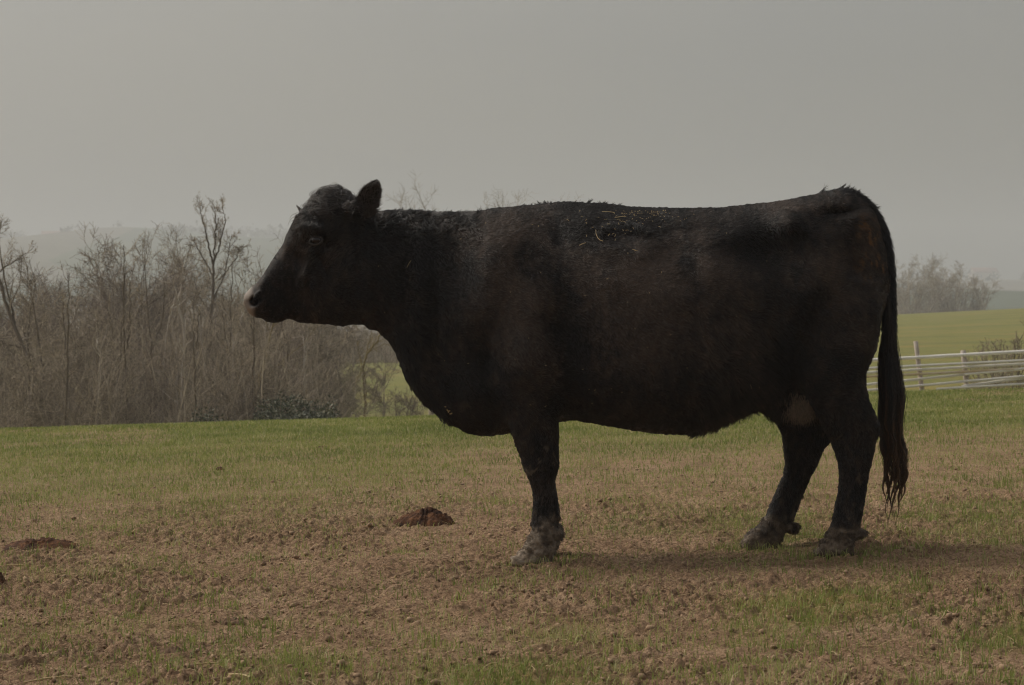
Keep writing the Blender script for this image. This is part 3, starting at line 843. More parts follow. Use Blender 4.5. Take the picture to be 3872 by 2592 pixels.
def leg(left, right, ys, ydep, k, soles):
    """left/right: front and rear outline (photo px) by height; ys: (py, centre y, half thickness, toe split)"""
    global FIELD
    L, Rg, Y = (np.array(sorted(t, key=lambda e: -e[1] if len(e) == 2 else -e[0]), float) for t in (left, right, ys))
    zl, xl = sy2z(L[:, 1], ydep), sx2x(L[:, 0], ydep)
    zr, xr = sy2z(Rg[:, 1], ydep), sx2x(Rg[:, 0], ydep)
    zs = sy2z(Y[:, 0], ydep)
    ztop = min(zl.max(), zr.max(), zs.max())
    s = sub([min(xl.min(), xr.min()) - .08, min(Y[:, 1]) - .3, soles - .03], [max(xl.max(), xr.max()) + .08, max(Y[:, 1]) + .3, ztop + .03])
    zz = az[s[2]]
    a0, a1 = np.interp(zz, zl, xl), np.interp(zz, zr, xr)
    kk = np.array([.25, .5, .25])
    sm = lambda v: np.convolve(np.pad(v, 1, mode='edge'), kk, 'valid')
    a0, a1 = sm(a0), sm(a1)
    xc, A = (a0 + a1) / 2, np.maximum((a1 - a0) / 2, .01)
    yc, Bb, sp = (np.interp(zz, zs, Y[:, i]) for i in (1, 2, 3))
    xx, yy = ax[s[0]][:, None, None], ay[s[1]][None, :, None]
    dy = np.abs(np.abs(yy - yc[None, None, :]) - sp[None, None, :])
    F = (np.abs(xx - xc) / A) ** 2.2 + (dy / Bb) ** 2.1 - 1
    F = np.clip(F, -2, 8).astype(np.float32)
    gxx, gyy, gzz = np.gradient(F, HS)
    d = F / np.maximum(np.sqrt(gxx ** 2 + gyy ** 2 + gzz ** 2), 2.0)
    d = np.maximum(d, zz[None, None, :] - ztop)
    d = -smin(-d, -(soles - zz[None, None, :]) + 0 * d, 0.008)
    FIELD[s] = smin(FIELD[s], np.clip(d, -.3, .3), k)

FL_L = [(1880,1300),(1868,1380),(1872,1440),(1890,1500),(1912,1560),(1935,1640),(1958,1704),(1971,1734),(1980,1773),(1993,1795),(2010,1843),(2017,1869),(2017,1912),(2013,1955),(2013,1999),(2010,2025),
        (1996,2046),(1986,2068),(1967,2092),(1943,2110),(1935,2122),(1938,2145)]
FL_R = [(2100,1300),(2115,1380),(2120,1450),(2114,1540),(2110,1604),(2110,1673),(2108,1717),(2112,1752),(2106,1778),(2097,1804),(2097,1830),(2104,1873),(2108,1903),(2112,1934),(2112,1960),(2108,1990),(2108,2012),
        (2106,2060),(2100,2080),(2086,2107),(2080,2145)]
FL_Y = [(1300,-.17,.09,0),(1400,-.18,.095,0),(1500,-.175,.085,0),(1640,-.165,.066,0),(1750,-.16,.060,0),(1830,-.16,.042,0),(1900,-.16,.038,0),(1980,-.16,.044,0),(2030,-.16,.046,.006),(2070,-.16,.034,.026),(2145,-.16,.036,.032)]
leg(FL_L, FL_R, FL_Y, -.17, .05, float(sy2z(2137, -.17)))
def shifted(t, dx): return [(a + dx, b) for a, b in t]
FF_L = [(a + 22 + (18 if b > 2040 else 0), b) for a, b in FL_L]
leg(FF_L, shifted(FL_R, 2), [(a, -b, c, e) for a, b, c, e in FL_Y], .17, .05, float(sy2z(2098, .17)))
for y_, dx in ((-.17, 0), (.17, -4)):
    for o in (-.026, .026):
        ellipsoid((float(sx2x(2112 + dx, y_)), y_ + o, float(sy2z(2022 if y_ < 0 else 2000, y_))), (.018, .016, .024), .012, 0.3)

HN_L = [(3060,1080),(3000,1180),(2975,1290),(2985,1380),(3030,1460),(3075,1540),(3112,1620),(3139,1664),(3150,1691),(3166,1739),(3174,1782),(3174,1825),(3169,1868),(3161,1905),(3153,1943),(3145,1991),(3123,2034),(3097,2072),(3076,2092),(3072,2106)]
HN_R = [(3325,1080),(3334,1150),(3330,1236),(3318,1311),(3306,1348),(3293,1370),(3282,1396),(3275,1418),(3275,1461),(3283,1504),(3303,1552),(3319,1589),(3328,1611),(3324,1643),(3311,1675),(3305,1713),(3295,1755),(3284,1798),(3276,1847),(3270,1889),(3264,1932),(3259,1954),
        (3250,1991),(3226,2039),(3226,2072),(3230,2100),(3230,2106)]
HN_Y = [(1080,-.13,.10,0),(1180,-.155,.125,0),(1290,-.17,.125,0),(1400,-.185,.11,0),(1500,-.19,.085,0),(1600,-.195,.058,0),(1680,-.195,.048,0),(1780,-.195,.040,0),(1880,-.195,.038,0),(1950,-.195,.046,0),(2010,-.195,.044,.008),(2050,-.195,.036,.026),(2106,-.195,.037,.034)]
leg(HN_L, HN_R, HN_Y, -.2, .045, float(sy2z(2098, -.2)))
HF_L = [(2960,1200),(2900,1330),(2888,1440),(2905,1510),(2930,1562),(2936,1600),(2957,1648),(2963,1702),(2968,1745),(2963,1793),(2949,1825),(2930,1868),(2912,1911),(2893,1959),(2866,1991),(2829,2023),(2806,2050),(2804,2080)]
HF_R = [(3300,1200),(3270,1300),(3230,1400),(3210,1470),(3200,1540),(3185,1610),(3150,1660),(3118,1691),(3102,1729),(3086,1766),(3064,1804),(3043,1852),(3027,1889),(3013,1932),(2998,1962),(2970,2005),(2954,2030),(2950,2060),(2945,2080)]
HF_Y = [(a - 22, -b, c, e) for a, b, c, e in HN_Y]
leg(HF_L, HF_R, HF_Y, .2, .045, float(sy2z(2071, .2)))
for (px, py, y_, rr) in ((3246, 2018, -.195, .024), (2994, 1994, .195, .026)):
    for o in (-.028, .028):
        ellipsoid((float(sx2x(px, y_)), y_ + o, float(sy2z(py, y_))), (rr * 1.15, .017, rr * .72), .012, 0.25)
# udder
ellipsoid((float(sx2x(3005)), -.015, float(sy2z(1500))), (.125, .13, .10), .05)
for tx, ty in ((2990, -.07), (3040, -.06), (2985, .05), (3040, .05)):
    ellipsoid((float(sx2x(tx)), ty, float(sy2z(1585))), (.014, .014, .032), .018)
# head: brow, eye socket, nostrils, lower lip
for sgn in (-1, 1):
    yc = -.055 + sgn * .112
    ellipsoid((float(sx2x(1196)), yc, float(sy2z(893))), (.040, .020, .016), .018, 0.35)
    ellipsoid((float(sx2x(1212)), yc - sgn * -.010, float(sy2z(916))), (.024, .014, .017), .008, carve=True)
    ellipsoid((float(sx2x(1208)), yc, float(sy2z(934))), (.026, .012, .006), .010, -0.15)
    ellipsoid((float(sx2x(981)), -.098 + sgn * .078, float(sy2z(1141))), (.021, .030, .019), .006, 0.6, carve=True)
    ellipsoid((float(sx2x(992)), -.098 + sgn * .082, float(sy2z(1118))), (.024, .010, .008), .010, 0.9)
    ellipsoid((float(sx2x(1025)), -.092 + sgn * .080, float(sy2z(1196))), (.060, .008, .0045), .006, -0.05, carve=True)
    ellipsoid((float(sx2x(1350)), -.03 + sgn * .118, float(sy2z(800))), (.026, .022, .026), .025)

# thin muzzle end cap and poll
ellipsoid((float(sx2x(1258)), -.045, float(sy2z(762))), (.055, .07, .030), .03)

def surface_nets(Fd):
    nxg, nyg, nzg = Fd.shape
    ins = Fd < 0
    cnt = np.zeros((nxg - 1, nyg - 1, nzg - 1), np.int8)
    for i in (0, 1):
        for j in (0, 1):
            for k in (0, 1):
                cnt += ins[i:nxg - 1 + i, j:nyg - 1 + j, k:nzg - 1 + k]
    act = (cnt > 0) & (cnt < 8)
    ci, cj, ck = np.nonzero(act)
    vid = np.full(act.shape, -1, np.int32); vid[ci, cj, ck] = np.arange(len(ci))
    acc = np.zeros((len(ci), 3)); n = np.zeros(len(ci))
    corners = [(i, j, k) for i in (0, 1) for j in (0, 1) for k in (0, 1)]
    for a in corners:
        for ax_ in range(3):
            if a[ax_]: continue
            b = list(a); b[ax_] = 1
            va = Fd[ci + a[0], cj + a[1], ck + a[2]].astype(float); vb = Fd[ci + b[0], cj + b[1], ck + b[2]].astype(float)
            m = (va < 0) != (vb < 0)
            t = va[m] / (va[m] - vb[m])
            pt = np.tile(np.array(a, float), (m.sum(), 1)); pt[:, ax_] = t
            acc[m] += pt; n[m] += 1
    V = acc / n[:, None] + np.stack([ci, cj, ck], -1)
    faces = []
    for ax_ in range(3):
        o = [0, 1, 2]; u, w = [q for q in o if q != ax_]
        sl0 = [slice(1, s - 1) for s in Fd.shape]; sl1 = list(sl0)
        sl0[ax_] = slice(0, Fd.shape[ax_] - 1); sl1[ax_] = slice(1, Fd.shape[ax_])
        A, Bm = ins[tuple(sl0)], ins[tuple(sl1)]
        cr = A != Bm
        idx3 = np.argwhere(cr)
        off = np.array([1, 1, 1]); off[ax_] = 0
        e = idx3 + off
        def cell(du, dw):
            c = e.copy(); c[:, u] -= du; c[:, w] -= dw
            return vid[c[:, 0], c[:, 1], c[:, 2]]
        qd = np.stack([cell(1, 1), cell(0, 1), cell(0, 0), cell(1, 0)], -1)
        fl = A[cr]
        if ax_ == 1: fl = ~fl
        qd[~fl] = qd[~fl][:, ::-1]
        faces.append(qd)
    return V, np.concatenate(faces)

def smooth_mesh(V, q, it, lam=0.5, mu=-0.52):
    e = np.concatenate([q[:, [0, 1]], q[:, [1, 2]], q[:, [2, 3]], q[:, [3, 0]]])
    e = np.concatenate([e, e[:, ::-1]])
    deg = np.bincount(e[:, 0], minlength=len(V))[:, None]
    for k in range(it * 2):
        s = np.stack([np.bincount(e[:, 0], weights=V[e[:, 1], c], minlength=len(V)) for c in range(3)], -1) / deg
        V = V + (lam if k % 2 == 0 else mu) * (s - V)
    return V

CV, CQ = surface_nets(FIELD)
CV = smooth_mesh(CV, CQ, 6)
CV = CV * HS + np.array([ax[0], ay[0], az[0]])
# keep only the largest piece is not needed: the field is one body
def vert_normals(V, q):
    n = np.cross(V[q[:, 2]] - V[q[:, 0]], V[q[:, 3]] - V[q[:, 1]])
    N = np.zeros_like(V)
    for k in range(4):
        for c in range(3):
            N[:, c] += np.bincount(q[:, k], weights=n[:, c], minlength=len(V))
    return norm(N)
CN = vert_normals(CV, CQ)

def PXY(V):
    """back to photo pixels, for laying out coat regions on the body's own plane"""
    return 1936 + V[:, 0] * 988.7, 1190 - (V[:, 2] - CAM_H) * 988.7

def hide_factors(V):
    """mud on the lower legs, bare muzzle skin, both as numbers per point"""
    px, py = PXY(V)
    nz = fbm(V[:, 0] * 45 + V[:, 1] * 30, V[:, 2] * 38, 7, 3)
    nb = fbm(V[:, 0] * 14 + V[:, 1] * 9, V[:, 2] * 12, 9, 3)
    h = V[:, 2] - gz(V[:, 0], V[:, 1])
    lo = np.where(V[:, 0] < .6, .155, np.where(V[:, 1] > 0, .115, .125))
    mud = sstep(lo + .035, lo - .06, h + (nz - .5) * .20) * np.where(V[:, 0] < .6, .95, .7)
    spots = sstep(.64, .72, nz) * sstep(.45, .6, nb) * sstep(.52, .40, h) * 0.6
    mud = np.clip(np.maximum(mud, spots), 0, 1)
    skin = sstep(997, 972, px + (py - 1142) * np.where(py < 1142, -.35, .12) + 8 * (nz - .5)) * (px < 1010) * sstep(1208, 1196, py)
    nose = np.sqrt(((px - 982) / 22) ** 2 + ((py - 1141) / 20) ** 2)
    skin = skin * sstep(.75, 1.15, nose)
    rump = sstep(3170, 3270, px) * sstep(1120, 960, py) * sstep(790, 850, py) * sstep(.52, .66, nz)
    return mud, skin, rump

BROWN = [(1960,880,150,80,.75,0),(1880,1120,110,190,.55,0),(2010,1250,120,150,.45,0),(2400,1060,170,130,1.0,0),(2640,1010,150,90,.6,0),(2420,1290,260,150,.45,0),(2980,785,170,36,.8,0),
         (3160,1130,90,180,.35,-.3),(3255,880,55,120,.6,0),(2180,1010,70,120,.45,0),(1770,900,90,50,.35,0),(3080,1010,90,80,.3,0),(2740,1250,160,160,.3,0),(2030,1420,70,130,.3,0)]  # brown fur, with shoulder and rib highlights painted into the colour
BLACK = [(2200,870,75,80,1.3,0),(2330,845,110,55,1.0,0),(2470,830,80,40,.6,0),(2840,930,90,70,.6,0),(2960,1320,60,130,.7,0),(1600,1000,120,160,.5,0),(2150,1330,60,200,.8,0),(2560,990,40,40,.8,0),(1790,1020,40,70,.6,0),(1780,1430,90,110,.6,0)]  # black fur, with the shade of the flank hollows painted in
def coat_tint_sheen(V):
    """brown of the coat with painted sheen and hollow shade, 0 black .. 1 brown"""
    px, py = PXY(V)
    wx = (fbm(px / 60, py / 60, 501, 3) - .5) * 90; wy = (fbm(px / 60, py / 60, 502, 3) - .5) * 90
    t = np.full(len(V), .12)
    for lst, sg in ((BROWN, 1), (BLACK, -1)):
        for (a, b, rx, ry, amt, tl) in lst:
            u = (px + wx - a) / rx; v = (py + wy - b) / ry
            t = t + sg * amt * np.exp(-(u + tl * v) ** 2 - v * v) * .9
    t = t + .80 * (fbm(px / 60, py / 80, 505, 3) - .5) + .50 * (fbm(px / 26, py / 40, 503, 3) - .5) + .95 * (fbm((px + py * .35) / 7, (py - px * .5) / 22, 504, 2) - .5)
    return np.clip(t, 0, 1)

cow = empty("cow", (0, 0, 0))
tag(cow, "black cow standing in profile facing left on the grazed field, lower legs muddy", "cow")

def hide_material(name, hair):
    m, n, l, p = new_mat(name)
    if hair:
        src = "ShaderNodeAttribute"
    A = {}
    for k in ("mud", "skin", "rump", "tint", "dry"):
        a = n.new("ShaderNodeAttribute"); a.attribute_name = k; A[k] = a.outputs['Fac']
    tc = n.new("ShaderNodeTexCoord").outputs['Object']
    nz = noise(n, l, 7.0, 4, 0.6, tc)
    blk = ramp(n, [(0.35, (0.0045, 0.0038, 0.0036)), (0.65, (0.0085, 0.0062, 0.0052))])
    l.new(nz.outputs[0], blk.inputs[0])
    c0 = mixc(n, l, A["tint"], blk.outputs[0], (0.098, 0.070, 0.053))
    c = mixc(n, l, A["rump"], c0, (0.17, 0.085, 0.032))
    nm = noise(n, l, 34.0, 5, 0.7, tc)
    mudc = ramp(n, [(0.34, (0.075, 0.052, 0.034)), (0.52, (0.175, 0.128, 0.087)), (0.70, (0.30, 0.235, 0.170))])
    l.new(nm.outputs[0], mudc.inputs[0])
    mudd = ramp(n, [(0.34, (0.11, 0.080, 0.055)), (0.52, (0.225, 0.175, 0.127)), (0.70, (0.34, 0.285, 0.22))])
    l.new(nm.outputs[0], mudd.inputs[0])
    c = mixc(n, l, A["mud"], c, mixc(n, l, A["dry"], mudc.outputs[0], mudd.outputs[0]))
    sk = ramp(n, [(0.3, (0.13, 0.095, 0.065)), (0.65, (0.33, 0.30, 0.27))])
    l.new(nz.outputs[0], sk.inputs[0])
    c = mixc(n, l, A["skin"], c, sk.outputs[0])
    l.new(c, p.inputs['Base Color'])
    p.inputs['Roughness'].default_value = 0.42 if hair else 0.62
    p.inputs['Specular IOR Level'].default_value = 0.40 if hair else 0.12
    if hair:
        sp = mathn(n, l, 'SUBTRACT', 0.42, mathn(n, l, 'MULTIPLY', A["mud"], 0.36))
        l.new(sp, p.inputs['Specular IOR Level'])
    else:
        b = n.new("ShaderNodeBump"); b.inputs['Strength'].default_value = 0.8; b.inputs['Distance'].default_value = 0.006
        l.new(nm.outputs[0], b.inputs['Height']); l.new(b.outputs[0], p.inputs['Normal'])
    return m
HIDE = hide_material("black_hide", False)
COAT = hide_material("black_hair", True)
def dry(V): return sstep(.7, .5, V[:, 0])
mud0 = hide_factors(CV)[0]
cake = (fbm(CV[:, 0] * 60 + CV[:, 1] * 47, CV[:, 2] * 70 - CV[:, 1] * 20, 17, 3, .6) - .42)
CV = CV + CN * (np.clip(mud0, 0, 1) * cake * .032)[:, None]
CN = vert_normals(CV, CQ)
body = mesh_obj("body", CV, CQ, HIDE, cow, smooth=True)
mud, skin, rump = hide_factors(CV)
point_attr(body, "mud", mud); point_attr(body, "skin", skin); point_attr(body, "rump", rump); point_attr(body, "tint", coat_tint_sheen(CV) * .6); point_attr(body, "dry", dry(CV))

# ------------------------------------------------------------------ hair
def hair_obj(name, P, rad, mat, parent, attrs=None):
    """P (N,S,3) strands, rad (N,S)"""
    N, S, _ = P.shape
    cu = bpy.data.hair_curves.new(name)
    cu.add_curves([S] * N)
    cu.attributes['position'].data.foreach_set('vector', np.ascontiguousarray(P, np.float32).ravel())
    ra = cu.attributes.get('radius') or cu.attributes.new('radius', 'FLOAT', 'POINT')
    ra.data.foreach_set('value', np.ascontiguousarray(rad, np.float32).ravel())
    for k, v in (attrs or {}).items():
        a = cu.attributes.new(k, 'FLOAT', 'CURVE')
        a.data.foreach_set('value', np.asarray(v, np.float32))
    cu.materials.append(mat)
    ob = bpy.data.objects.new(name, cu)
    COL.objects.link(ob)
    ob.parent = parent
    return ob

rh = np.random.default_rng(12)
def scatter_on(V, q, N, n, weight):
    a = np.linalg.norm(np.cross(V[q[:, 2]] - V[q[:, 0]], V[q[:, 3]] - V[q[:, 1]]), axis=1) * 0.5
    w = a * weight
    f = rh.choice(len(q), n, p=w / w.sum())
    u, v = rh.random((n, 1)), rh.random((n, 1))
    c = q[f]
    P = (V[c[:, 0]] * (1 - u) + V[c[:, 1]] * u) * (1 - v) + (V[c[:, 3]] * (1 - u) + V[c[:, 2]] * u) * v
    Nn = norm((N[c[:, 0]] * (1 - u) + N[c[:, 1]] * u) * (1 - v) + (N[c[:, 3]] * (1 - u) + N[c[:, 2]] * u) * v)
    return P, Nn

def coat(n):
    fc = CV[CQ].mean(1)
    fpx, fpy = PXY(fc)
    w = np.where(CN[CQ[:, 0], 1] > 0.25, 0.45, 1.0)
    w = w * np.where(fpx < 1400, 1.9, 1.0) * np.where(fpx < 1000, 0.5, 1.0)
    P, Nn = scatter_on(CV, CQ, CN, n, w)
    mud, skin, rump = hide_factors(P)
    keep = rh.random(n) > skin * 1.2
    hh = P[:, 2] - gz(P[:, 0], P[:, 1])
    keep &= hh > .055
    P, Nn, mud, skin, rump = P[keep], Nn[keep], mud[keep], skin[keep], rump[keep]
    hh = hh[keep]
    px, py = PXY(P)
    n = len(P)
    # direction the coat lies in
    flow = np.zeros((n, 3))
    flow[:, 0] = 1.0; flow[:, 2] = -0.55
    flow[:, 1] = -0.15 * np.sign(Nn[:, 1])
    legm = sstep(.60, .45, hh)[:, None]
    flow = flow * (1 - legm) + np.array([0.12, 0, -1.0]) * legm
    headm = sstep(1420, 1330, px)[:, None]
    flow = flow * (1 - headm) + np.stack([0.75 + 0 * px, 0 * px, 0.55 - 1.3 * sstep(950, 1120, py)], -1) * headm
    sw = (fbm(px / 90, py / 90, 201, 3) - .5); sv = (fbm(px / 70, py / 70, 202, 3) - .5)
    flow = norm(flow) + np.stack([sw * 1.2, 0 * sw, sv * 1.6], -1)
    cw = (fbm(px / 14, py / 14, 211, 2) - .5)[:, None]; cv = (fbm(px / 14, py / 14, 212, 2) - .5)[:, None]
    flow = flow + np.concatenate([cw, 0 * cw, cv], -1) * 1.1
    T = norm(flow - Nn * (flow * Nn).sum(1, keepdims=True))
    neck = sstep(1330, 1480, px) * sstep(1880, 1760, px) * sstep(980, 860, py)
    poll = sstep(1420, 1330, px) * sstep(960, 860, py) * sstep(1090, 1160, px)
    crest = np.maximum(sstep(2060, 2090, px) * sstep(2330, 2250, px) * sstep(800, 780, py), 0)
    belly = sstep(2560, 2680, px) * sstep(2960, 2920, px) * sstep(.3, -.6, Nn[:, 2])
    brisk = sstep(1480, 1560, px) * sstep(1720, 1660, px) * sstep(-.0, -.6, Nn[:, 2] + Nn[:, 0] * .6)
    tailr = sstep(3120, 3200, px) * sstep(900, 800, py) * sstep(-.1, .5, Nn[:, 2] + .4 * Nn[:, 0])
    L = 0.015 + .011 * neck + .017 * poll + .003 * crest + .028 * belly * rh.random(n) + .012 * brisk + .010 * tailr
    L = L * np.where(px < 1180, .55 + .3 * poll, 1.0) * rh.uniform(.65, 1.25, n)
    lift = 0.20 + .25 * neck + .30 * poll + .20 * crest + .5 * belly + .3 * brisk + .25 * tailr + 1.0 * (np.abs(cw[:, 0]) ) + rh.uniform(0, .12, n)
    curl = (neck + poll)[:, None]
    A = norm(T * np.cos(lift)[:, None] + Nn * np.sin(lift)[:, None])
    Bv = np.cross(Nn, T)
    sgn = np.sign(fbm(px / 22, py / 22, 222, 1) - .5)[:, None]
    G = np.array([0, 0, -1.0]) * (belly * .8)[:, None]
    p0 = P - Nn * .002
    Ls = L[:, None]
    p1 = p0 + A * Ls * .4
    p2 = p1 + norm(A * .8 + T * .5 + Bv * sgn * .9 * curl + G) * Ls * .35
    p3 = p2 + norm(A * .3 + T * .8 + Bv * sgn * 1.5 * curl - Nn * .25 + G) * Ls * .3
    S = np.stack([p0, p1, p2, p3], 1)
    r0 = rh.uniform(.00042, .00075, n)
    rad = r0[:, None] * np.array([1, .9, .65, .2])[None]
    return hair_obj("coat", S, rad, COAT, cow, {"mud": mud * .85, "skin": skin * 0, "rump": rump * (rh.random(n) < .45), "tint": coat_tint_sheen(P) * rh.uniform(.3, 1.5, n), "dry": dry(P)})
coat(330000)

# forelock: tousled long hair over the poll
def shiny_black(name, c):
    m, n, l, p = new_mat(name)
    hi_ = n.new("ShaderNodeHairInfo")
    rp = ramp(n, [(0.0, tuple(v * .6 for v in c)), (1.0, tuple(v * 1.6 for v in c))])
    l.new(hi_.outputs['Random'], rp.inputs[0]); l.new(rp.outputs[0], p.inputs['Base Color'])
    p.inputs['Roughness'].default_value = 0.38; p.inputs['Specular IOR Level'].default_value = 0.7
    return m
LONGHAIR = shiny_black("long_black_hair", (0.062, 0.053, 0.047))  # base colour raised to stand in for the sun's sheen on the hair
def forelock(n):
    c = np.array([float(sx2x(1270)), -.045, float(sy2z(772))])
    th = rh.normal(0, 1, (n, 3)) * [.055, .055, .018]
    P = c + th
    dst = ((CV[None, ::40] - P[:, None]) ** 2).sum(-1)
    i = dst.argmin(1) * 40
    Pn, Nn = CV[i] + rh.normal(0, .008, (n, 3)), CN[i]
    px, py = PXY(Pn)
    lock = (np.floor((P[:, 0] - c[0]) / .022) * 7 + np.floor((P[:, 1] - c[1]) / .022) * 13).astype(int) % 46
    ld = rh.normal(0, 1, (46, 3)) * [.8, .8, .4] + [-.25, -.25, -.1]
    flow = ld[lock] + rh.normal(0, .22, (n, 3))
    T = norm(flow - Nn * (flow * Nn).sum(1, keepdims=True))
    L = rh.uniform(.03, .062, n)[:, None]
    k = 6
    S = np.zeros((n, k, 3)); S[:, 0] = Pn - Nn * .004
    d = norm(T + Nn * .75)
    Bv = np.cross(Nn, T) * np.sign(ld[lock][:, :1])
    for j in range(1, k):
        S[:, j] = S[:, j - 1] + d * L / (k - 1)
        d = norm(d - Nn * .34 + Bv * .28 + T * .12)
    rad = rh.uniform(.0005, .0009, n)[:, None] * np.linspace(1, .25, k)[None]
    hair_obj("forelock", S, rad * 1.25, LONGHAIR, cow)
forelock(5200)

# tufts along the back line: (px, py, spread, count, length, lean)
def tufts():
    Ss = []; rr = []
    for (px, py, sp, cnt, L, lx, lz) in [(2052,772,14,120,.030,-.25,.9),(2075,770,10,70,.026,.5,.7),(2270,772,22,90,.040,.75,.55),(2230,772,20,60,.030,.6,.6),(3165,722,24,240,.050,.75,.62),(3200,726,26,240,.042,.75,.7),
                                       (3240,752,24,240,.036,.85,.6),(3275,790,22,220,.034,.9,.45),(3305,835,18,200,.032,.95,.3),(3328,900,16,160,.028,.95,.1),(1500,803,50,180,.022,.2,.9),(1580,802,60,260,.026,.2,.9),(1660,810,60,260,.026,.3,.9),(1760,810,50,260,.028,.3,.9),(1930,788,60,120,.014,.7,.6),(2110,770,40,120,.018,.7,.6),
                                       (1815,806,16,90,.030,.5,.9),(1990,782,30,80,.022,.5,.6),(1500,805,40,100,.018,.3,.9),(1150,800,14,70,.018,-.6,.5),(2300,778,20,60,.030,.8,.5)]:
        for g in range(max(4, cnt // (9 if px > 2200 else 13))):
            x0 = px + rh.normal(0, sp); y0 = rh.normal(0, .018); m = 20
            x0v = x0 + rh.normal(0, 4.5, m)
            zt = np.interp(x0v, [t[0] for t in TOP], [t[1] for t in TOP])
            P0 = np.stack([sx2x(x0v), np.full(m, y0) + rh.normal(0, .005, m), sy2z(zt + 6)], -1)
            d0 = norm(np.array([lx, rh.normal(0, .3), lz]) + rh.normal(0, .42, 3))
            Lh = L * rh.uniform(.3, 1.0) * (1.0 if rh.random() < .8 else 1.5)
            tip = P0.mean(0) + d0 * Lh + np.array([.15, 0, -.12]) * Lh
            k = 5; S = np.zeros((m, k, 3)); S[:, 0] = P0
            tips = tip + rh.normal(0, .0016 + .006 * rh.random() ** 2, (m, 3)) - d0 * (rh.random((m, 1)) ** 2 * Lh * .6)
            for q_ in range(1, k):
                f = q_ / (k - 1)
                mid = P0 + d0 * Lh * f
                S[:, q_] = mid * (1 - f) + (P0 * (1 - f) + tips * f) * f
            Ss.append(S); rr.append(rh.uniform(.0006, .0010, (m, 1)) * np.linspace(1, .3, k)[None])
    hair_obj("back_tufts", np.concatenate(Ss), np.concatenate(rr), COAT, cow)
tufts()

# matted ridge of hair behind the shoulder
def matted(n):
    t = rh.random(n)
    ctl = np.array([(2262, 884), (2285, 862), (2318, 848), (2360, 845), (2400, 852), (2432, 870), (2446, 890)], float)
    px = np.interp(t, np.linspace(0, 1, 7), ctl[:, 0]) + rh.normal(0, 7, n); py = np.interp(t, np.linspace(0, 1, 7), ctl[:, 1]) + rh.normal(0, 7, n)
    sel = np.where((CV[:, 1] < -.05) & (np.abs(CV[:, 0] - .42) < .16) & (CV[:, 2] > 1.05))[0]
    dd = (CV[sel, 0][None] - sx2x(px, -.25)[:, None]) ** 2 + (CV[sel, 2][None] - sy2z(py, -.25)[:, None]) ** 2
    i = sel[dd.argmin(1)]
    P = CV[i] + rh.normal(0, .004, (n, 3)); Nn = CN[i]
    k = 6; S = np.zeros((n, k, 3)); S[:, 0] = P - Nn * .002
    g = (t * 17).astype(int); gd = np.random.default_rng(5).normal(0, .6, (17, 3))
    d = norm(Nn * .7 + np.array([.5, 0, -.25]) + gd[g] + rh.normal(0, .15, (n, 3)))
    L = rh.uniform(.016, .034, (n, 1))
    for q_ in range(1, k):
        S[:, q_] = S[:, q_ - 1] + d * L / (k - 1)
        d = norm(d - Nn * .30 + np.array([.18, 0, -.16]) + gd[g] * .18)
    hair_obj("matted_hair", S, rh.uniform(.0006, .0010, (n, 1)) * np.linspace(1, .3, k)[None], COAT, cow)
matted(1500)

# pale tuft on the udder
UHAIR = simple_mat("pale_udder_hair", (0.10, 0.074, 0.050), (0.36, 0.275, 0.195), 60.0, 0.6)
def udder_hair(n):
    px = rh.normal(3030, 24, n); py = rh.normal(1540, 26, n)
    x, z = sx2x(px, -.12), sy2z(py, -.12)
    i = np.array([np.argmin((CV[:, 0] - a) ** 2 + (CV[:, 2] - b) ** 2 + (CV[:, 1] + .14) ** 2 * .6 + (np.abs(CV[:, 1]) > .2) * 1.0) for a, b in zip(x[:260], z[:260])])
    i = np.repeat(i, n // 260 + 1)[:n]
    P = CV[i] + rh.normal(0, .010, (n, 3)); Nn = CN[i]
    k = 5; S = np.zeros((n, k, 3)); S[:, 0] = P
    d = norm(Nn * .6 + np.array([0, 0, -1.0]) + rh.normal(0, .3, (n, 3)))
    L = rh.uniform(.02, .045, (n, 1))
    for j in range(1, k):
        S[:, j] = S[:, j - 1] + d * L / (k - 1)
        d = norm(d + np.array([.04, 0, -.25]))
    hair_obj("udder_hair", S, rh.uniform(.0005, .0008, (n, 1)) * np.linspace(1, .3, k)[None], UHAIR, cow)
udder_hair(1500)

# belly fringe
def fringe(n):
    px = np.concatenate([rh.uniform(2590, 2930, n - 260), rh.uniform(1590, 1690, 260)])
    zt = np.interp(px, [t[0] for t in BOT], [t[1] for t in BOT])
    y = rh.normal(0, .03, n)
    P = np.stack([sx2x(px), y, sy2z(zt - 12)], -1)
    k = 5; S = np.zeros((n, k, 3)); S[:, 0] = P
    g = (px // 9).astype(int) % 37
    d = norm(np.array([0.25, 0, -1.0]) + (np.random.default_rng(3).normal(0, .35, (37, 3)))[g] + rh.normal(0, .15, (n, 3)))
    L = rh.uniform(.024, .056, (n, 1)) * (0.6 + 0.8 * np.random.default_rng(8).random(37)[g])[:, None] * np.where(px < 2000, .8, .25 + .75 * sstep(2590, 2790, px))[:, None]
    for j in range(1, k):
        S[:, j] = S[:, j - 1] + d * L / (k - 1); d = norm(d + rh.normal(0, .12, (n, 3)))
    hair_obj("belly_fringe", S, rh.uniform(.0005, .0008, (n, 1)) * np.linspace(1, .3, k)[None], COAT, cow)
fringe(2000)

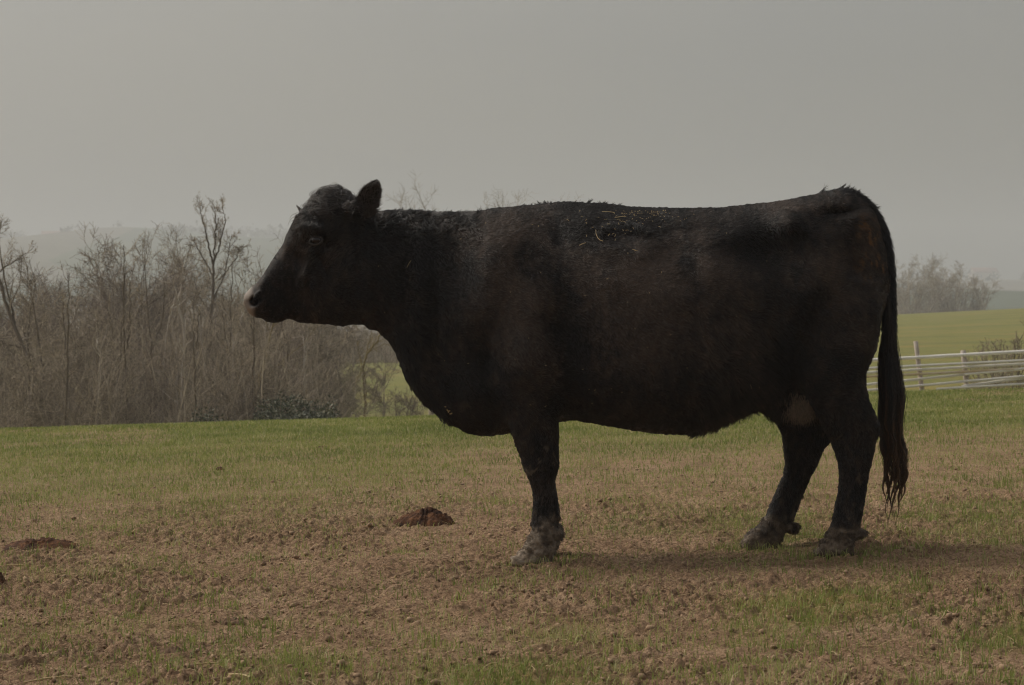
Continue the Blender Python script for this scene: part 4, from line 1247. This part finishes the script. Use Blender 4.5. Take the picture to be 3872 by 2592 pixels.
# ------------------------------------------------------------------ ears, eyes
def ear(name, base, tip, across, width, cup, pointed=0.0):
    """a cupped leaf with thickness from base to tip; 'across' is the direction of its width"""
    nu, nv = 17, 13
    base, tip = np.array(base), np.array(tip)
    axis_ = tip - base; Ln = np.linalg.norm(axis_); a = axis_ / Ln
    w = norm(np.array(across) - a * np.dot(across, a)); n_ = np.cross(a, w)
    u = np.linspace(0, 1, nu)
    prof_ = np.interp(u, [0, .12, .3, .5, .7, .85, .95, 1], [.50, .80, 1.0, .98, .84, .58, .32, .04]) * width / 2
    prof_ = prof_ * (1 - pointed * u ** 1.3)
    v = np.linspace(-1, 1, nv)
    U, Vv = np.meshgrid(u, v, indexing='ij')
    Wd = prof_[:, None]
    bend = cup * (1 - .35 * U) * (1 - Vv ** 2) - .012 * np.sin(U * 2.6)
    front = base + a * (U * Ln)[..., None] + w * (Vv * Wd)[..., None] - n_ * bend[..., None]
    th = .004 * (1 - np.abs(Vv) ** 3) + .0015
    back = front - n_ * th[..., None]
    V = np.concatenate([front.reshape(-1, 3), back.reshape(-1, 3)])
    i = np.arange(nu * nv).reshape(nu, nv); o = nu * nv
    q1 = np.stack([i[:-1, :-1], i[1:, :-1], i[1:, 1:], i[:-1, 1:]], -1).reshape(-1, 4)
    q2 = q1[:, ::-1] + o
    rim = np.concatenate([i[:, 0], i[-1, 1:], i[::-1, -1][1:], i[0, ::-1][1:]])
    q3 = np.stack([rim[:-1], rim[1:], rim[1:] + o, rim[:-1] + o], -1)
    Q = np.concatenate([q1, q2, q3])
    V = smooth_mesh(V, Q, 1)
    ob = mesh_obj(name, V, Q, HIDE, cow, True)
    Nn = vert_normals(V, Q)
    # ear hair
    n = 3600
    P, Nr = scatter_on(V, Q, Nn, n, np.ones(len(Q)))
    vv = (P - base) @ w / (width / 2)
    flow = a[None] * .8 + w[None] * (vv * .35)[:, None] + np.array([0, 0, -.15]) + rh.normal(0, .3, (n, 3))
    T = norm(flow - Nr * (flow * Nr).sum(1, keepdims=True))
    edge = sstep(.5, .95, np.abs(vv))
    bse = sstep(.45, .1, (P - base) @ a / Ln)
    L = rh.uniform(.005, .012, n) * (1 + .6 * edge + 2.2 * bse)
    A = norm(T + Nr * (0.25 + .35 * bse)[:, None] + w[None] * (np.sign(vv) * edge * .5)[:, None])
    S = np.stack([P, P + A * L[:, None] * .5, P + A * L[:, None] * .75 + T * L[:, None] * .3 + np.array([0, 0, -.003])], 1)
    hair_obj("ear_hair", S, rh.uniform(.0004, .0008, (n, 1)) * np.array([1, .75, .2])[None], LONGHAIR, ob)
    return ob
ear("ear", W(1374, 812, -.125), W(1425, 684, -.20), (1, .35, .2), .092, .022)
ear("ear", W(1178, 842, .03), W(1128, 784, .10), (.76, .1, .65), .062, .014, .8)

EYEM, en, el, ep = new_mat("dark_eye")
ep.inputs['Base Color'].default_value = (0.012, 0.008, 0.007, 1)
ep.inputs['Roughness'].default_value = 0.15; ep.inputs['Specular IOR Level'].default_value = 0.35
LIDM = simple_mat('eyelid_skin', (0.020, 0.016, 0.014), (0.050, 0.042, 0.037), 60.0, 0.5, 0, 0.4)  # lighter than the hide: the lit lid fold is put into the colour
def eyeball(c, r):
    b = Build(); m, k = 14, 20
    th = np.linspace(0, math.pi, m); ph = np.arange(k) * 2 * math.pi / k
    TH, PH = np.meshgrid(th, ph, indexing='ij')
    v = np.stack([np.sin(TH) * np.cos(PH) * r[0], np.cos(TH) * r[1], np.sin(TH) * np.sin(PH) * r[2]], -1) + np.array(c)
    i = np.arange(m * k).reshape(m, k)
    q = np.stack([i[:-1], i[1:], np.roll(i, -1, 1)[1:], np.roll(i, -1, 1)[:-1]], -1).reshape(-1, 4)
    b.add(v.reshape(-1, 3), q)
    eb = b.obj("eye", EYEM, cow, True)
    # lids
    sg = -1 if c[1] < -.05 else 1
    t = np.linspace(0, 2 * math.pi, 41)
    P = np.stack([c[0] + 1.12 * r[0] * np.cos(t), np.full(41, c[1] + sg * r[1] * .62) - sg * .006 * np.abs(np.cos(t)), c[2] + .82 * r[2] * np.sin(t) - .002 + .004 * np.cos(t)], -1)
    lb = Build(); lb.tube(P[None], np.full((1, 41), .0042), 6)
    lb.obj("eyelid", LIDM, eb, True)
ysurf = {}
for sg in (-1, 1):
    cpt = np.array([float(sx2x(1212)), float(sy2z(916))])
    near_ = (np.abs(CV[:, 0] - cpt[0]) < .02) & (np.abs(CV[:, 2] - cpt[1]) < .016)
    yv = CV[near_, 1]
    yy = yv.min() if sg < 0 else yv.max()
    eyeball((float(cpt[0]), float(yy - sg * .010), float(cpt[1])), (.021, .020, .017))

# ------------------------------------------------------------------ tail
TAILP = [(3080,790,.0,.040),(3140,765,0,.044),(3190,757,.0,.045),(3237,770,0,.043),(3280,808,0,.041),(3318,868,.0,.039),(3340,940,.0,.036),(3352,1030,0,.032),(3359,1130,0,.028),(3362,1230,0,.026),(3361,1330,0,.024),(3362,1430,0,.021),(3366,1540,0,.016),(3370,1620,0,.010)]
tp = np.array([[*W(a, b, c)] for a, b, c, r in TAILP]); trd = np.array([r for *_, r in TAILP])
tt = np.linspace(0, len(tp) - 1, 60)
TP = np.stack([np.interp(tt, range(len(tp)), tp[:, k]) for k in range(3)], -1)
for _ in range(4): TP[1:-1] = (TP[:-2] + 2 * TP[1:-1] + TP[2:]) / 4
TR = np.interp(tt, range(len(tp)), trd) * .82
b = Build(); b.tube(TP[None], TR[None], 14)
tail = b.obj("tail", HIDE, cow, True)
def tail_hair():
    # short hair on the dock and upper tail
    n = 9000
    k = rh.integers(1, 44, n); ang = rh.uniform(0, 2 * math.pi, n)
    T = norm(np.gradient(TP, axis=0))[k]
    U = norm(np.cross(T, np.array([0, 1.0, 0]))); V = np.cross(T, U)
    Nr = U * np.cos(ang)[:, None] + V * np.sin(ang)[:, None]
    P = TP[k] + T * rh.uniform(-.01, .01, (n, 1)) + Nr * TR[k][:, None]
    L = rh.uniform(.02, .036, (n, 1))
    A = norm(T + Nr * .42 + rh.normal(0, .12, (n, 3)))
    S = np.stack([P, P + A * L * .5, P + A * L * .8 + T * L * .25], 1)
    hair_obj("tail_hair", S, rh.uniform(.0005, .0009, (n, 1)) * np.array([1, .8, .2])[None], COAT, tail)
tail_hair()
SWITCH, sn, sl, sp_ = new_mat("tail_switch_hair")
hi = sn.new("ShaderNodeHairInfo")
rp = ramp(sn, [(0.0, (0.008, 0.006, 0.006)), (0.45, (0.014, 0.010, 0.008)), (0.75, (0.060, 0.030, 0.013)), (1.0, (0.13, 0.066, 0.028))])
sl.new(hi.outputs['Intercept'], rp.inputs[0]); sl.new(rp.outputs[0], sp_.inputs['Base Color'])
sp_.inputs['Roughness'].default_value = 0.42
def switch(n):
    nl = 44
    k = 24
    lr = np.random.default_rng(77)
    lock = lr.integers(0, nl, n)
    end = np.sort(lr.uniform(1560, 1925, nl)); lr.shuffle(end)
    off = lr.uniform(-1, 1, nl); offy = lr.normal(0, .022, nl)
    ph = lr.uniform(0, 6.28, nl); fr = lr.uniform(.034, .055, nl)
    start = lr.uniform(1080, 1520, n)
    e = end[lock] + lr.normal(0, 40, n)
    t = np.linspace(0, 1, k)[None]
    py = start[:, None] + (np.maximum(e, start + 160) - start)[:, None] * t
    cen = np.interp(py, [1050, 1150, 1250, 1340, 1450, 1500, 1600, 1650, 1700, 1800, 1850, 1900, 1930], [3354, 3360, 3362, 3360, 3366, 3372, 3365, 3368, 3378, 3385, 3380, 3372, 3370])
    half = np.interp(py, [1050, 1150, 1250, 1340, 1450, 1500, 1600, 1650, 1700, 1800, 1850, 1900, 1930], [16, 20, 24, 33, 42, 45, 44, 38, 46, 46, 44, 30, 26])
    o = (off[lock] * .92)[:, None] + lr.normal(0, .22, (n, 1)) * (1.25 - 1.18 * t)
    wave = np.sin(py * fr[lock][:, None] + ph[lock][:, None]) * 7.5 * sstep(1560, 1700, py)
    pxx = cen + half * o * sstep(start[:, None] - 60, start[:, None] + 230, py) + wave
    y = (offy[lock][:, None] * sstep(1250, 1550, py) + lr.normal(0, .012, (n, 1)) * (1.1 - .8 * t)) - .012
    d = y + D0
    S = np.stack([(pxx - 1936) * d / F_SRC, y, CAM_H + (1190 - py) * d / F_SRC], -1)
    rad = lr.uniform(.00045, .0009, (n, 1)) * np.interp(t, [0, .8, 1], [1, .9, .3])
    hair_obj("tail_switch", S, rad, SWITCH, tail)
switch(4200)

# bits of straw and dried dung lying in the coat
STRAW = simple_mat("straw", (0.36, 0.26, 0.12), (0.55, 0.43, 0.24), 20.0, 0.7)
def straw_on_back():
    b = Build()
    def strip(P, wd):
        b.tube(np.array(P)[None], np.full((1, len(P)), wd), 4)
    from_px = []
    for _ in range(85):
        px = rh.normal(2440, 75); py = 800 + abs(rh.normal(0, 22)); from_px.append((px, py, rh.uniform(2, 8), .0007))
    for _ in range(26):
        px = rh.normal(2330, 90); py = 830 + abs(rh.normal(0, 55)); from_px.append((px, py, rh.uniform(3, 14), .0008))
    for _ in range(45):
        px = rh.uniform(1400, 2900); py = rh.uniform(830, 1560); from_px.append((px, py, rh.uniform(3, 8), .0008))
    for a in ((2300, 808, 46, .0011), (2345, 828, 44, .0012), (2200, 930, 26, .001), (2828, 1455, 24, .0012), (1547, 1000, 30, .0008), (1688, 1540, 8, .0022), (1694, 1552, 10, .0028), (1698, 1560, 9, .0024), (1708, 1566, 12, .0028), (1703, 1556, 6, .002)): from_px.append(a)
    near_ = CV[:, 1] < .05
    PV, NV = CV[near_], CN[near_]
    for px, py, Ln, wd in from_px:
        x, z = float(sx2x(px, -.2)), float(sy2z(py, -.2))
        dd = (PV[:, 0] - x) ** 2 + (PV[:, 2] - z) ** 2 + (PV[:, 1] > -.02) * 0.01 * (PV[:, 2] < 1.2)
        i = dd.argmin()
        t = rh.normal(0, 1, 3) + np.array([0.8, 0, 0]); t = t - NV[i] * t.dot(NV[i]); t /= np.linalg.norm(t)
        p = PV[i] + NV[i] * .009
        Lm = Ln / 988.7
        strip([p - t * Lm / 2, p + NV[i] * .002, p + t * Lm / 2], wd)
    # the curled stalk hanging on the ribs
    pts = [(2255, 868), (2256, 885), (2261, 898), (2270, 908), (2281, 912)]
    P = []
    for px, py in pts:
        x, z = float(sx2x(px, -.28)), float(sy2z(py, -.28))
        i = ((PV[:, 0] - x) ** 2 + (PV[:, 2] - z) ** 2 + (PV[:, 1] > 0)).argmin()
        P.append([x, PV[i, 1] - .014, z])
    strip(P, .0013)
    return b
so = straw_on_back().obj("straw_bits", STRAW)
tag(so, "small bits of straw caught in the cow's coat", "straw", kind="stuff")

# ------------------------------------------------------------------ dung, clods, straw on the ground
DUNG, dn, dl, dp_ = new_mat("dried_dung")
tcd = dn.new("ShaderNodeTexCoord").outputs['Object']
n1 = noise(dn, dl, 22.0, 5, 0.65, tcd)
r1 = ramp(dn, [(0.38, (0.036, 0.020, 0.014)), (0.54, (0.100, 0.048, 0.026)), (0.70, (0.23, 0.110, 0.050))])
dl.new(n1.outputs[0], r1.inputs[0]); dl.new(r1.outputs[0], dp_.inputs['Base Color'])
dp_.inputs['Roughness'].default_value = 0.9; dp_.inputs['Specular IOR Level'].default_value = 0.12
n2 = noise(dn, dl, 90.0, 4, 0.6, tcd)
bb_ = dn.new("ShaderNodeBump"); bb_.inputs['Distance'].default_value = 0.008; bb_.inputs['Strength'].default_value = 0.9
dl.new(n2.outputs[0], bb_.inputs['Height']); dl.new(bb_.outputs[0], dp_.inputs['Normal'])

def lump(name, x, y, rx, ry, h, seed, mat, label, cat, group=None, crust=0.5, rz=0.0):
    nr, na = 44, 120
    rr = np.linspace(0, 1, nr); aa = np.arange(na) * 2 * math.pi / na
    RRg, AA = np.meshgrid(rr, aa, indexing='ij')
    edge = 1 + .34 * (fbm(np.cos(AA) * 1.6 + seed, np.sin(AA) * 1.6, seed, 3) - .5) * 2
    X = RRg * edge * rx * np.cos(AA); Y = RRg * edge * ry * np.sin(AA)
    hh = h * (np.clip(1 - RRg ** 2.4, 0, 1) ** .75) * (0.62 + .76 * fbm(X / (rx * .7) + seed, Y / (ry * .7), seed + 3, 3))
    hh = hh + h * .8 * crust * (np.abs(fbm(X / .022, Y / .022, seed + 7, 3) - .5) * 2 - .2) * (1 - RRg ** 6) * sstep(.35, .6, fbm(X / .08, Y / .08, seed + 9, 2))
    loc = (x, y, float(gz(x, y)))
    Zl = gz(x + X, y + Y) - loc[2] - .006 + hh
    Zl[-1] -= .02
    V = np.stack([X, Y, Zl], -1).reshape(-1, 3)
    i = np.arange(nr * na).reshape(nr, na)
    q = np.stack([i[:-1], i[1:], np.roll(i, -1, 1)[1:], np.roll(i, -1, 1)[:-1]], -1).reshape(-1, 4)
    ob = mesh_obj(name, V, q, mat, None, True)
    ob.location = loc
    tag(ob, label, cat, group)
    return ob
def ground_at(px, py):
    """where the line of sight through a photo pixel (3872 wide) meets the near ground"""
    d = 8.0
    for _ in range(40):
        x = (px - 1936) * d / F_SRC
        d = (CAM_H - float(gz(x, d - D0))) * F_SRC / (py - 1190)
    return (px - 1936) * d / F_SRC, d - D0
x, y = ground_at(1612, 1985); lump("dung_pile", x, y, .138, .12, .064, 3, DUNG, "dark brown dung pile with torn reddish crust, in front of the cow's foreleg", "dung", "cow dung piles")
x, y = ground_at(150, 2080); lump("dung_pile", x, y, .185, .12, .050, 8, DUNG, "long flat reddish brown dung pile near the left edge of the field", "dung", "cow dung piles")
x, y = ground_at(2, 2208); lump("dung_pile", x - .03, y, .055, .06, .05, 14, DUNG, "crumbling dung lump cut off by the left edge, nearer than the flat pile", "dung", "cow dung piles")
CLOD = simple_mat('dark_soil_clod', (0.07, 0.042, 0.026), (0.19, 0.122, 0.078), 40.0, 0.95, 0.004, 0.1)
for px, py, r, h, sd, lab in ((2033, 2190, .030, .022, 21, "small dark clod just below the cow's front hoof"),
                              (832, 1778, .040, .030, 22, "dark clod standing up on the green grass beyond the left dung pile"),
                              (1215, 1692, .085, .018, 23, "flat patch of scratched up reddish earth on the grass under the cow's jaw"),
                              (730, 2262, .050, .024, 24, "dark clod in the lower left foreground soil"),
                              (880, 2358, .055, .030, 25, "dark crusted clod in the middle of the bottom left foreground"),
                              (3500, 1600, .030, .022, 26, "small dark clod on the grass right of the cow's tail"),
                              (1815, 2000, .028, .018, 27, "small clod on bare soil between the dung pile and the front hoof"),
                              (2520, 2260, .045, .025, 28, "brown clod in the foreground soil under the cow's belly"),
                              (640, 2470, .060, .030, 29, "rough clod near the bottom edge at the left")):
    x, y = ground_at(px, py)
    lump("clod", x, y, r * .8, r * .7, h * .75, sd, DUNG if py < 1800 else CLOD, lab, "clod", "dark clods on the soil", 0.9)

def stalk(px, py, Ln, ang, r, label):
    x, y = ground_at(px, py)
    dx, dy = math.cos(ang) * Ln / 2, math.sin(ang) * Ln / 2
    t = np.linspace(-1, 1, 7)
    X, Y = x + dx * t, y + dy * t + .01 * np.sin(t * 2)
    Zs = gz(X, Y) + float((surf(X, Y) - gz(X, Y)).max()) + r * .6 + .004 * (1 - t ** 2)
    P = np.stack([X - x, Y - y, Zs - float(gz(x, y))], -1)
    b = Build(); b.tube(P[None], np.full((1, 7), r), 6)
    o = b.obj("straw_stalk", STRAW, None, True)
    o.location = (x, y, float(gz(x, y)))
    tag(o, label, "straw", "straw stalks lying on the soil")
stalk(40, 2150, .12, -.1, .0028, "pale straw stalk lying by the left edge below the flat dung pile")
stalk(905, 2580, .10, -.9, .0030, "thick straw stalk at the bottom edge left of the middle")
stalk(180, 2580, .13, .5, .0025, "straw stalk at the bottom left corner of the field")
stalk(760, 2520, .10, .1, .0022, "thin straw stalk in the bottom left foreground soil")

CRUMB = simple_mat("soil_crumb", (0.20, 0.128, 0.078), (0.38, 0.268, 0.172), 9.0, 0.95, 0, 0.1)
def pts_in_view(n, d0, d1, power=1.0, marg=1.12):
    d = d0 + (d1 - d0) * rng.random(n) ** power
    x = (rng.random(n) * 2 - 1) * .5 * 3872 / F_SRC * d * marg
    return x, d - D0
def crumbs(n):
    x, y = pts_in_view(n, 5.1, 13.5, 1.5, 1.2)
    cv = cover(x, y)
    k = rng.random(n) > cv * .8
    x, y = x[k], y[k]
    k = rng.random(len(x)) < 0.25 + .75 * sstep(.4, .62, fbm(x / .35, y / .35, 301, 3))
    x, y = x[k], y[k]; n = len(x)
    ph = (1 + 5 ** .5) / 2
    iv = norm(np.array([[-1, ph, 0], [1, ph, 0], [-1, -ph, 0], [1, -ph, 0], [0, -1, ph], [0, 1, ph], [0, -1, -ph], [0, 1, -ph], [ph, 0, -1], [ph, 0, 1], [-ph, 0, -1], [-ph, 0, 1]], float))
    it = np.array([[0, 11, 5], [0, 5, 1], [0, 1, 7], [0, 7, 10], [0, 10, 11], [1, 5, 9], [5, 11, 4], [11, 10, 2], [10, 7, 6], [7, 1, 8], [3, 9, 4], [3, 4, 2], [3, 2, 6], [3, 6, 8], [3, 8, 9], [4, 9, 5], [2, 4, 11], [6, 2, 10], [8, 6, 7], [9, 8, 1]])
    s = np.minimum(.0022 * rng.pareto(2.6, n) + .0024, .012)
    a = rng.uniform(0, 6.28, n)
    v = iv[None] * rng.uniform(.5, 1.35, (n, 12, 1)) * rng.uniform(.7, 1.3, (n, 1, 3)) * np.array([1, 1, .75]) * s[:, None, None]
    ca, sa = np.cos(a)[:, None], np.sin(a)[:, None]
    v = np.stack([v[..., 0] * ca - v[..., 1] * sa, v[..., 0] * sa + v[..., 1] * ca, v[..., 2]], -1)
    v = v + np.stack([x, y, surf(x, y) + s * .35], -1)[:, None]
    t = (it[None] + 12 * np.arange(n)[:, None, None]).reshape(-1, 3)
    return mesh_obj("soil_crumbs", v.reshape(-1, 3), t, CRUMB)
tag(crumbs(45000), "loose brown crumbs of soil scattered over the bare ground", "soil crumbs", kind="stuff")

# loose straw litter
def litter(n):
    x, y = pts_in_view(n, 5.1, 12, 1.4, 1.2)
    a = rng.uniform(0, 6.28, n); Ln = rng.uniform(.012, .06, n)
    c = np.stack([x, y, surf(x, y) + .007], -1)
    d = np.stack([np.cos(a), np.sin(a), rng.normal(0, .2, n)], -1) * Ln[:, None]
    P = np.stack([c - d / 2, c + [0, 0, .002], c + d / 2], 1)
    b = Build(); b.tube(P, np.full((n, 3), .0009), 3)
    return b
tag(litter(1500).obj("straw_litter", STRAW), "thin dry straw litter strewn over the soil", "straw litter", kind="stuff")

# ------------------------------------------------------------------ grass
GRASS, gn, gl, gp = new_mat("grass_blade")
ga = gn.new("ShaderNodeAttribute"); ga.attribute_name = "tone"
gr_ = ramp(gn, [(0.0, (0.145, 0.185, 0.042)), (0.40, (0.235, 0.275, 0.068)), (0.72, (0.34, 0.35, 0.115)), (1.0, (0.48, 0.42, 0.23))])
gl.new(ga.outputs['Fac'], gr_.inputs[0])
gl.new(gr_.outputs[0], gp.inputs['Base Color'])
gp.inputs['Roughness'].default_value = 0.55
gp.inputs['Specular IOR Level'].default_value = 0.25
gt = gn.new("ShaderNodeBsdfTranslucent"); gl.new(gr_.outputs[0], gt.inputs[0])
gm = gn.new("ShaderNodeMixShader"); gm.inputs[0].default_value = 0.35
gl.new(gp.outputs[0], gm.inputs[1]); gl.new(gt.outputs[0], gm.inputs[2])
gl.new(gm.outputs[0], gn["Material Output"].inputs[0])
def grass(parts):
    VV = []; QQ = []; TTt = []; tone = []; base = 0
    for (x, y, h, w) in parts:
        n = len(x)
        a = rng.uniform(0, 6.28, n)
        lean = np.abs(rng.normal(0, .45, n)) + .08
        la = rng.uniform(0, 6.28, n)
        c = np.stack([x, y, np.where(np.abs(y) < 4.0, surf(x, y), gz(x, y)) - .004], -1)
        sd = np.stack([np.cos(a), np.sin(a), 0 * a], -1) * (w / 2)[:, None]
        ld = np.stack([np.cos(la), np.sin(la), 0 * la], -1)
        m = c + ld * (h * lean * .35)[:, None] + np.array([0, 0, 1]) * (h * .6)[:, None]
        t = c + ld * (h * lean * 1.1)[:, None] + np.array([0, 0, 1]) * (h * (1 - .3 * np.minimum(lean, 1)))[:, None]
        V = np.stack([c - sd, c + sd, m + sd * .8, m - sd * .8, t], 1).reshape(-1, 3)
        i = base + 5 * np.arange(n)[:, None]
        QQ.append(i + np.array([[0, 1, 2, 3]])); TTt.append(i + np.array([[3, 2, 4]]))
        VV.append(V); base += 5 * n
        tn = np.clip(fbm(x / .4, y / .5, 401, 2) * .9 + rng.normal(0, .20, n) - .05, 0, 1)
        tn = np.where(rng.random(n) < .07, .95, tn)
        tone.append(np.repeat(tn, 5))
    ob = mesh_obj("grass", np.concatenate(VV), [np.concatenate(QQ), np.concatenate(TTt)], GRASS)
    point_attr(ob, "tone", np.concatenate(tone))
    return ob
parts = []
# short sward by cover
x, y = pts_in_view(480000, 5.1, 24.5, 1.15, 1.2)
cv = cover(x, y)
k = rng.random(len(x)) < cv * .82 + .09
x, y = x[k], y[k]
d = y + D0
h = rng.uniform(.012, .034, len(x)) * (1 + .45 * fbm(x / .5, y / .5, 411, 2))
w = rng.uniform(.0016, .0030, len(x)) * np.clip(d / 8, 1, 2.2)
parts.append((x, y, h, w))
# tufts of young blades
tx, ty = pts_in_view(4200, 5.1, 13, 1.5, 1.2)
cv = cover(tx, ty)
k = rng.random(len(tx)) < .12 + .45 * cv + .55 * sstep(.48, .68, fbm(tx / .28, ty / .34, 431, 3))
tx, ty = tx[k], ty[k]
m = rng.integers(3, 17, len(tx))
X = np.repeat(tx, m) + rng.normal(0, .022, m.sum()); Y = np.repeat(ty, m) + rng.normal(0, .022, m.sum())
H = np.repeat(rng.uniform(.024, .066, len(tx)), m) * rng.uniform(.5, 1.15, m.sum())
parts.append((X, Y, H, rng.uniform(.0020, .0038, len(X))))
hx_, hy_ = [], []
for (a, b_) in ((1.14, -.24), (1.05, -.20), (1.24, -.20), (.93, .16), (.86, .20), (.04, -.20), (.15, -.20), (1.35, -.18), (1.5, -.1), (1.0, .05)):
    mm = 70; hx_.append(a + rng.normal(0, .06, mm)); hy_.append(b_ + rng.normal(0, .05, mm))
hx_, hy_ = np.concatenate(hx_), np.concatenate(hy_)
parts.append((hx_, hy_, rng.uniform(.02, .055, len(hx_)), rng.uniform(.002, .0036, len(hx_))))
tag(grass(parts), "thin green grass of short blades and tufts growing in patches on the field", "grass", kind="stuff")

# ------------------------------------------------------------------ haze over the whole valley
def haze(density):
    m = bpy.data.materials.new("haze_air"); m.use_nodes = True
    n, l = m.node_tree.nodes, m.node_tree.links
    n.clear()
    v = n.new("ShaderNodeVolumePrincipled")
    v.inputs['Color'].default_value = (0.715, 0.735, 0.755, 1)
    v.inputs['Density'].default_value = density
    v.inputs['Anisotropy'].default_value = 0.15
    o = n.new("ShaderNodeOutputMaterial"); l.new(v.outputs[0], o.inputs['Volume'])
    x0, x1, y0, y1, z0, z1 = -1200, 1200, -75, 2200, float(min(Z.min(), HZ.min())) - 1.0, 90.0
    V = np.array([[x, y, z] for x in (x0, x1) for y in (y0, y1) for z in (z0, z1)], float)
    q = np.array([[0, 1, 3, 2], [4, 6, 7, 5], [0, 4, 5, 1], [2, 3, 7, 6], [0, 2, 6, 4], [1, 5, 7, 3]])
    ob = mesh_obj("haze", V, q, m)
    tag(ob, "thin pale haze filling the valley and veiling the far hills", "haze", kind="stuff")
haze(0.0011)
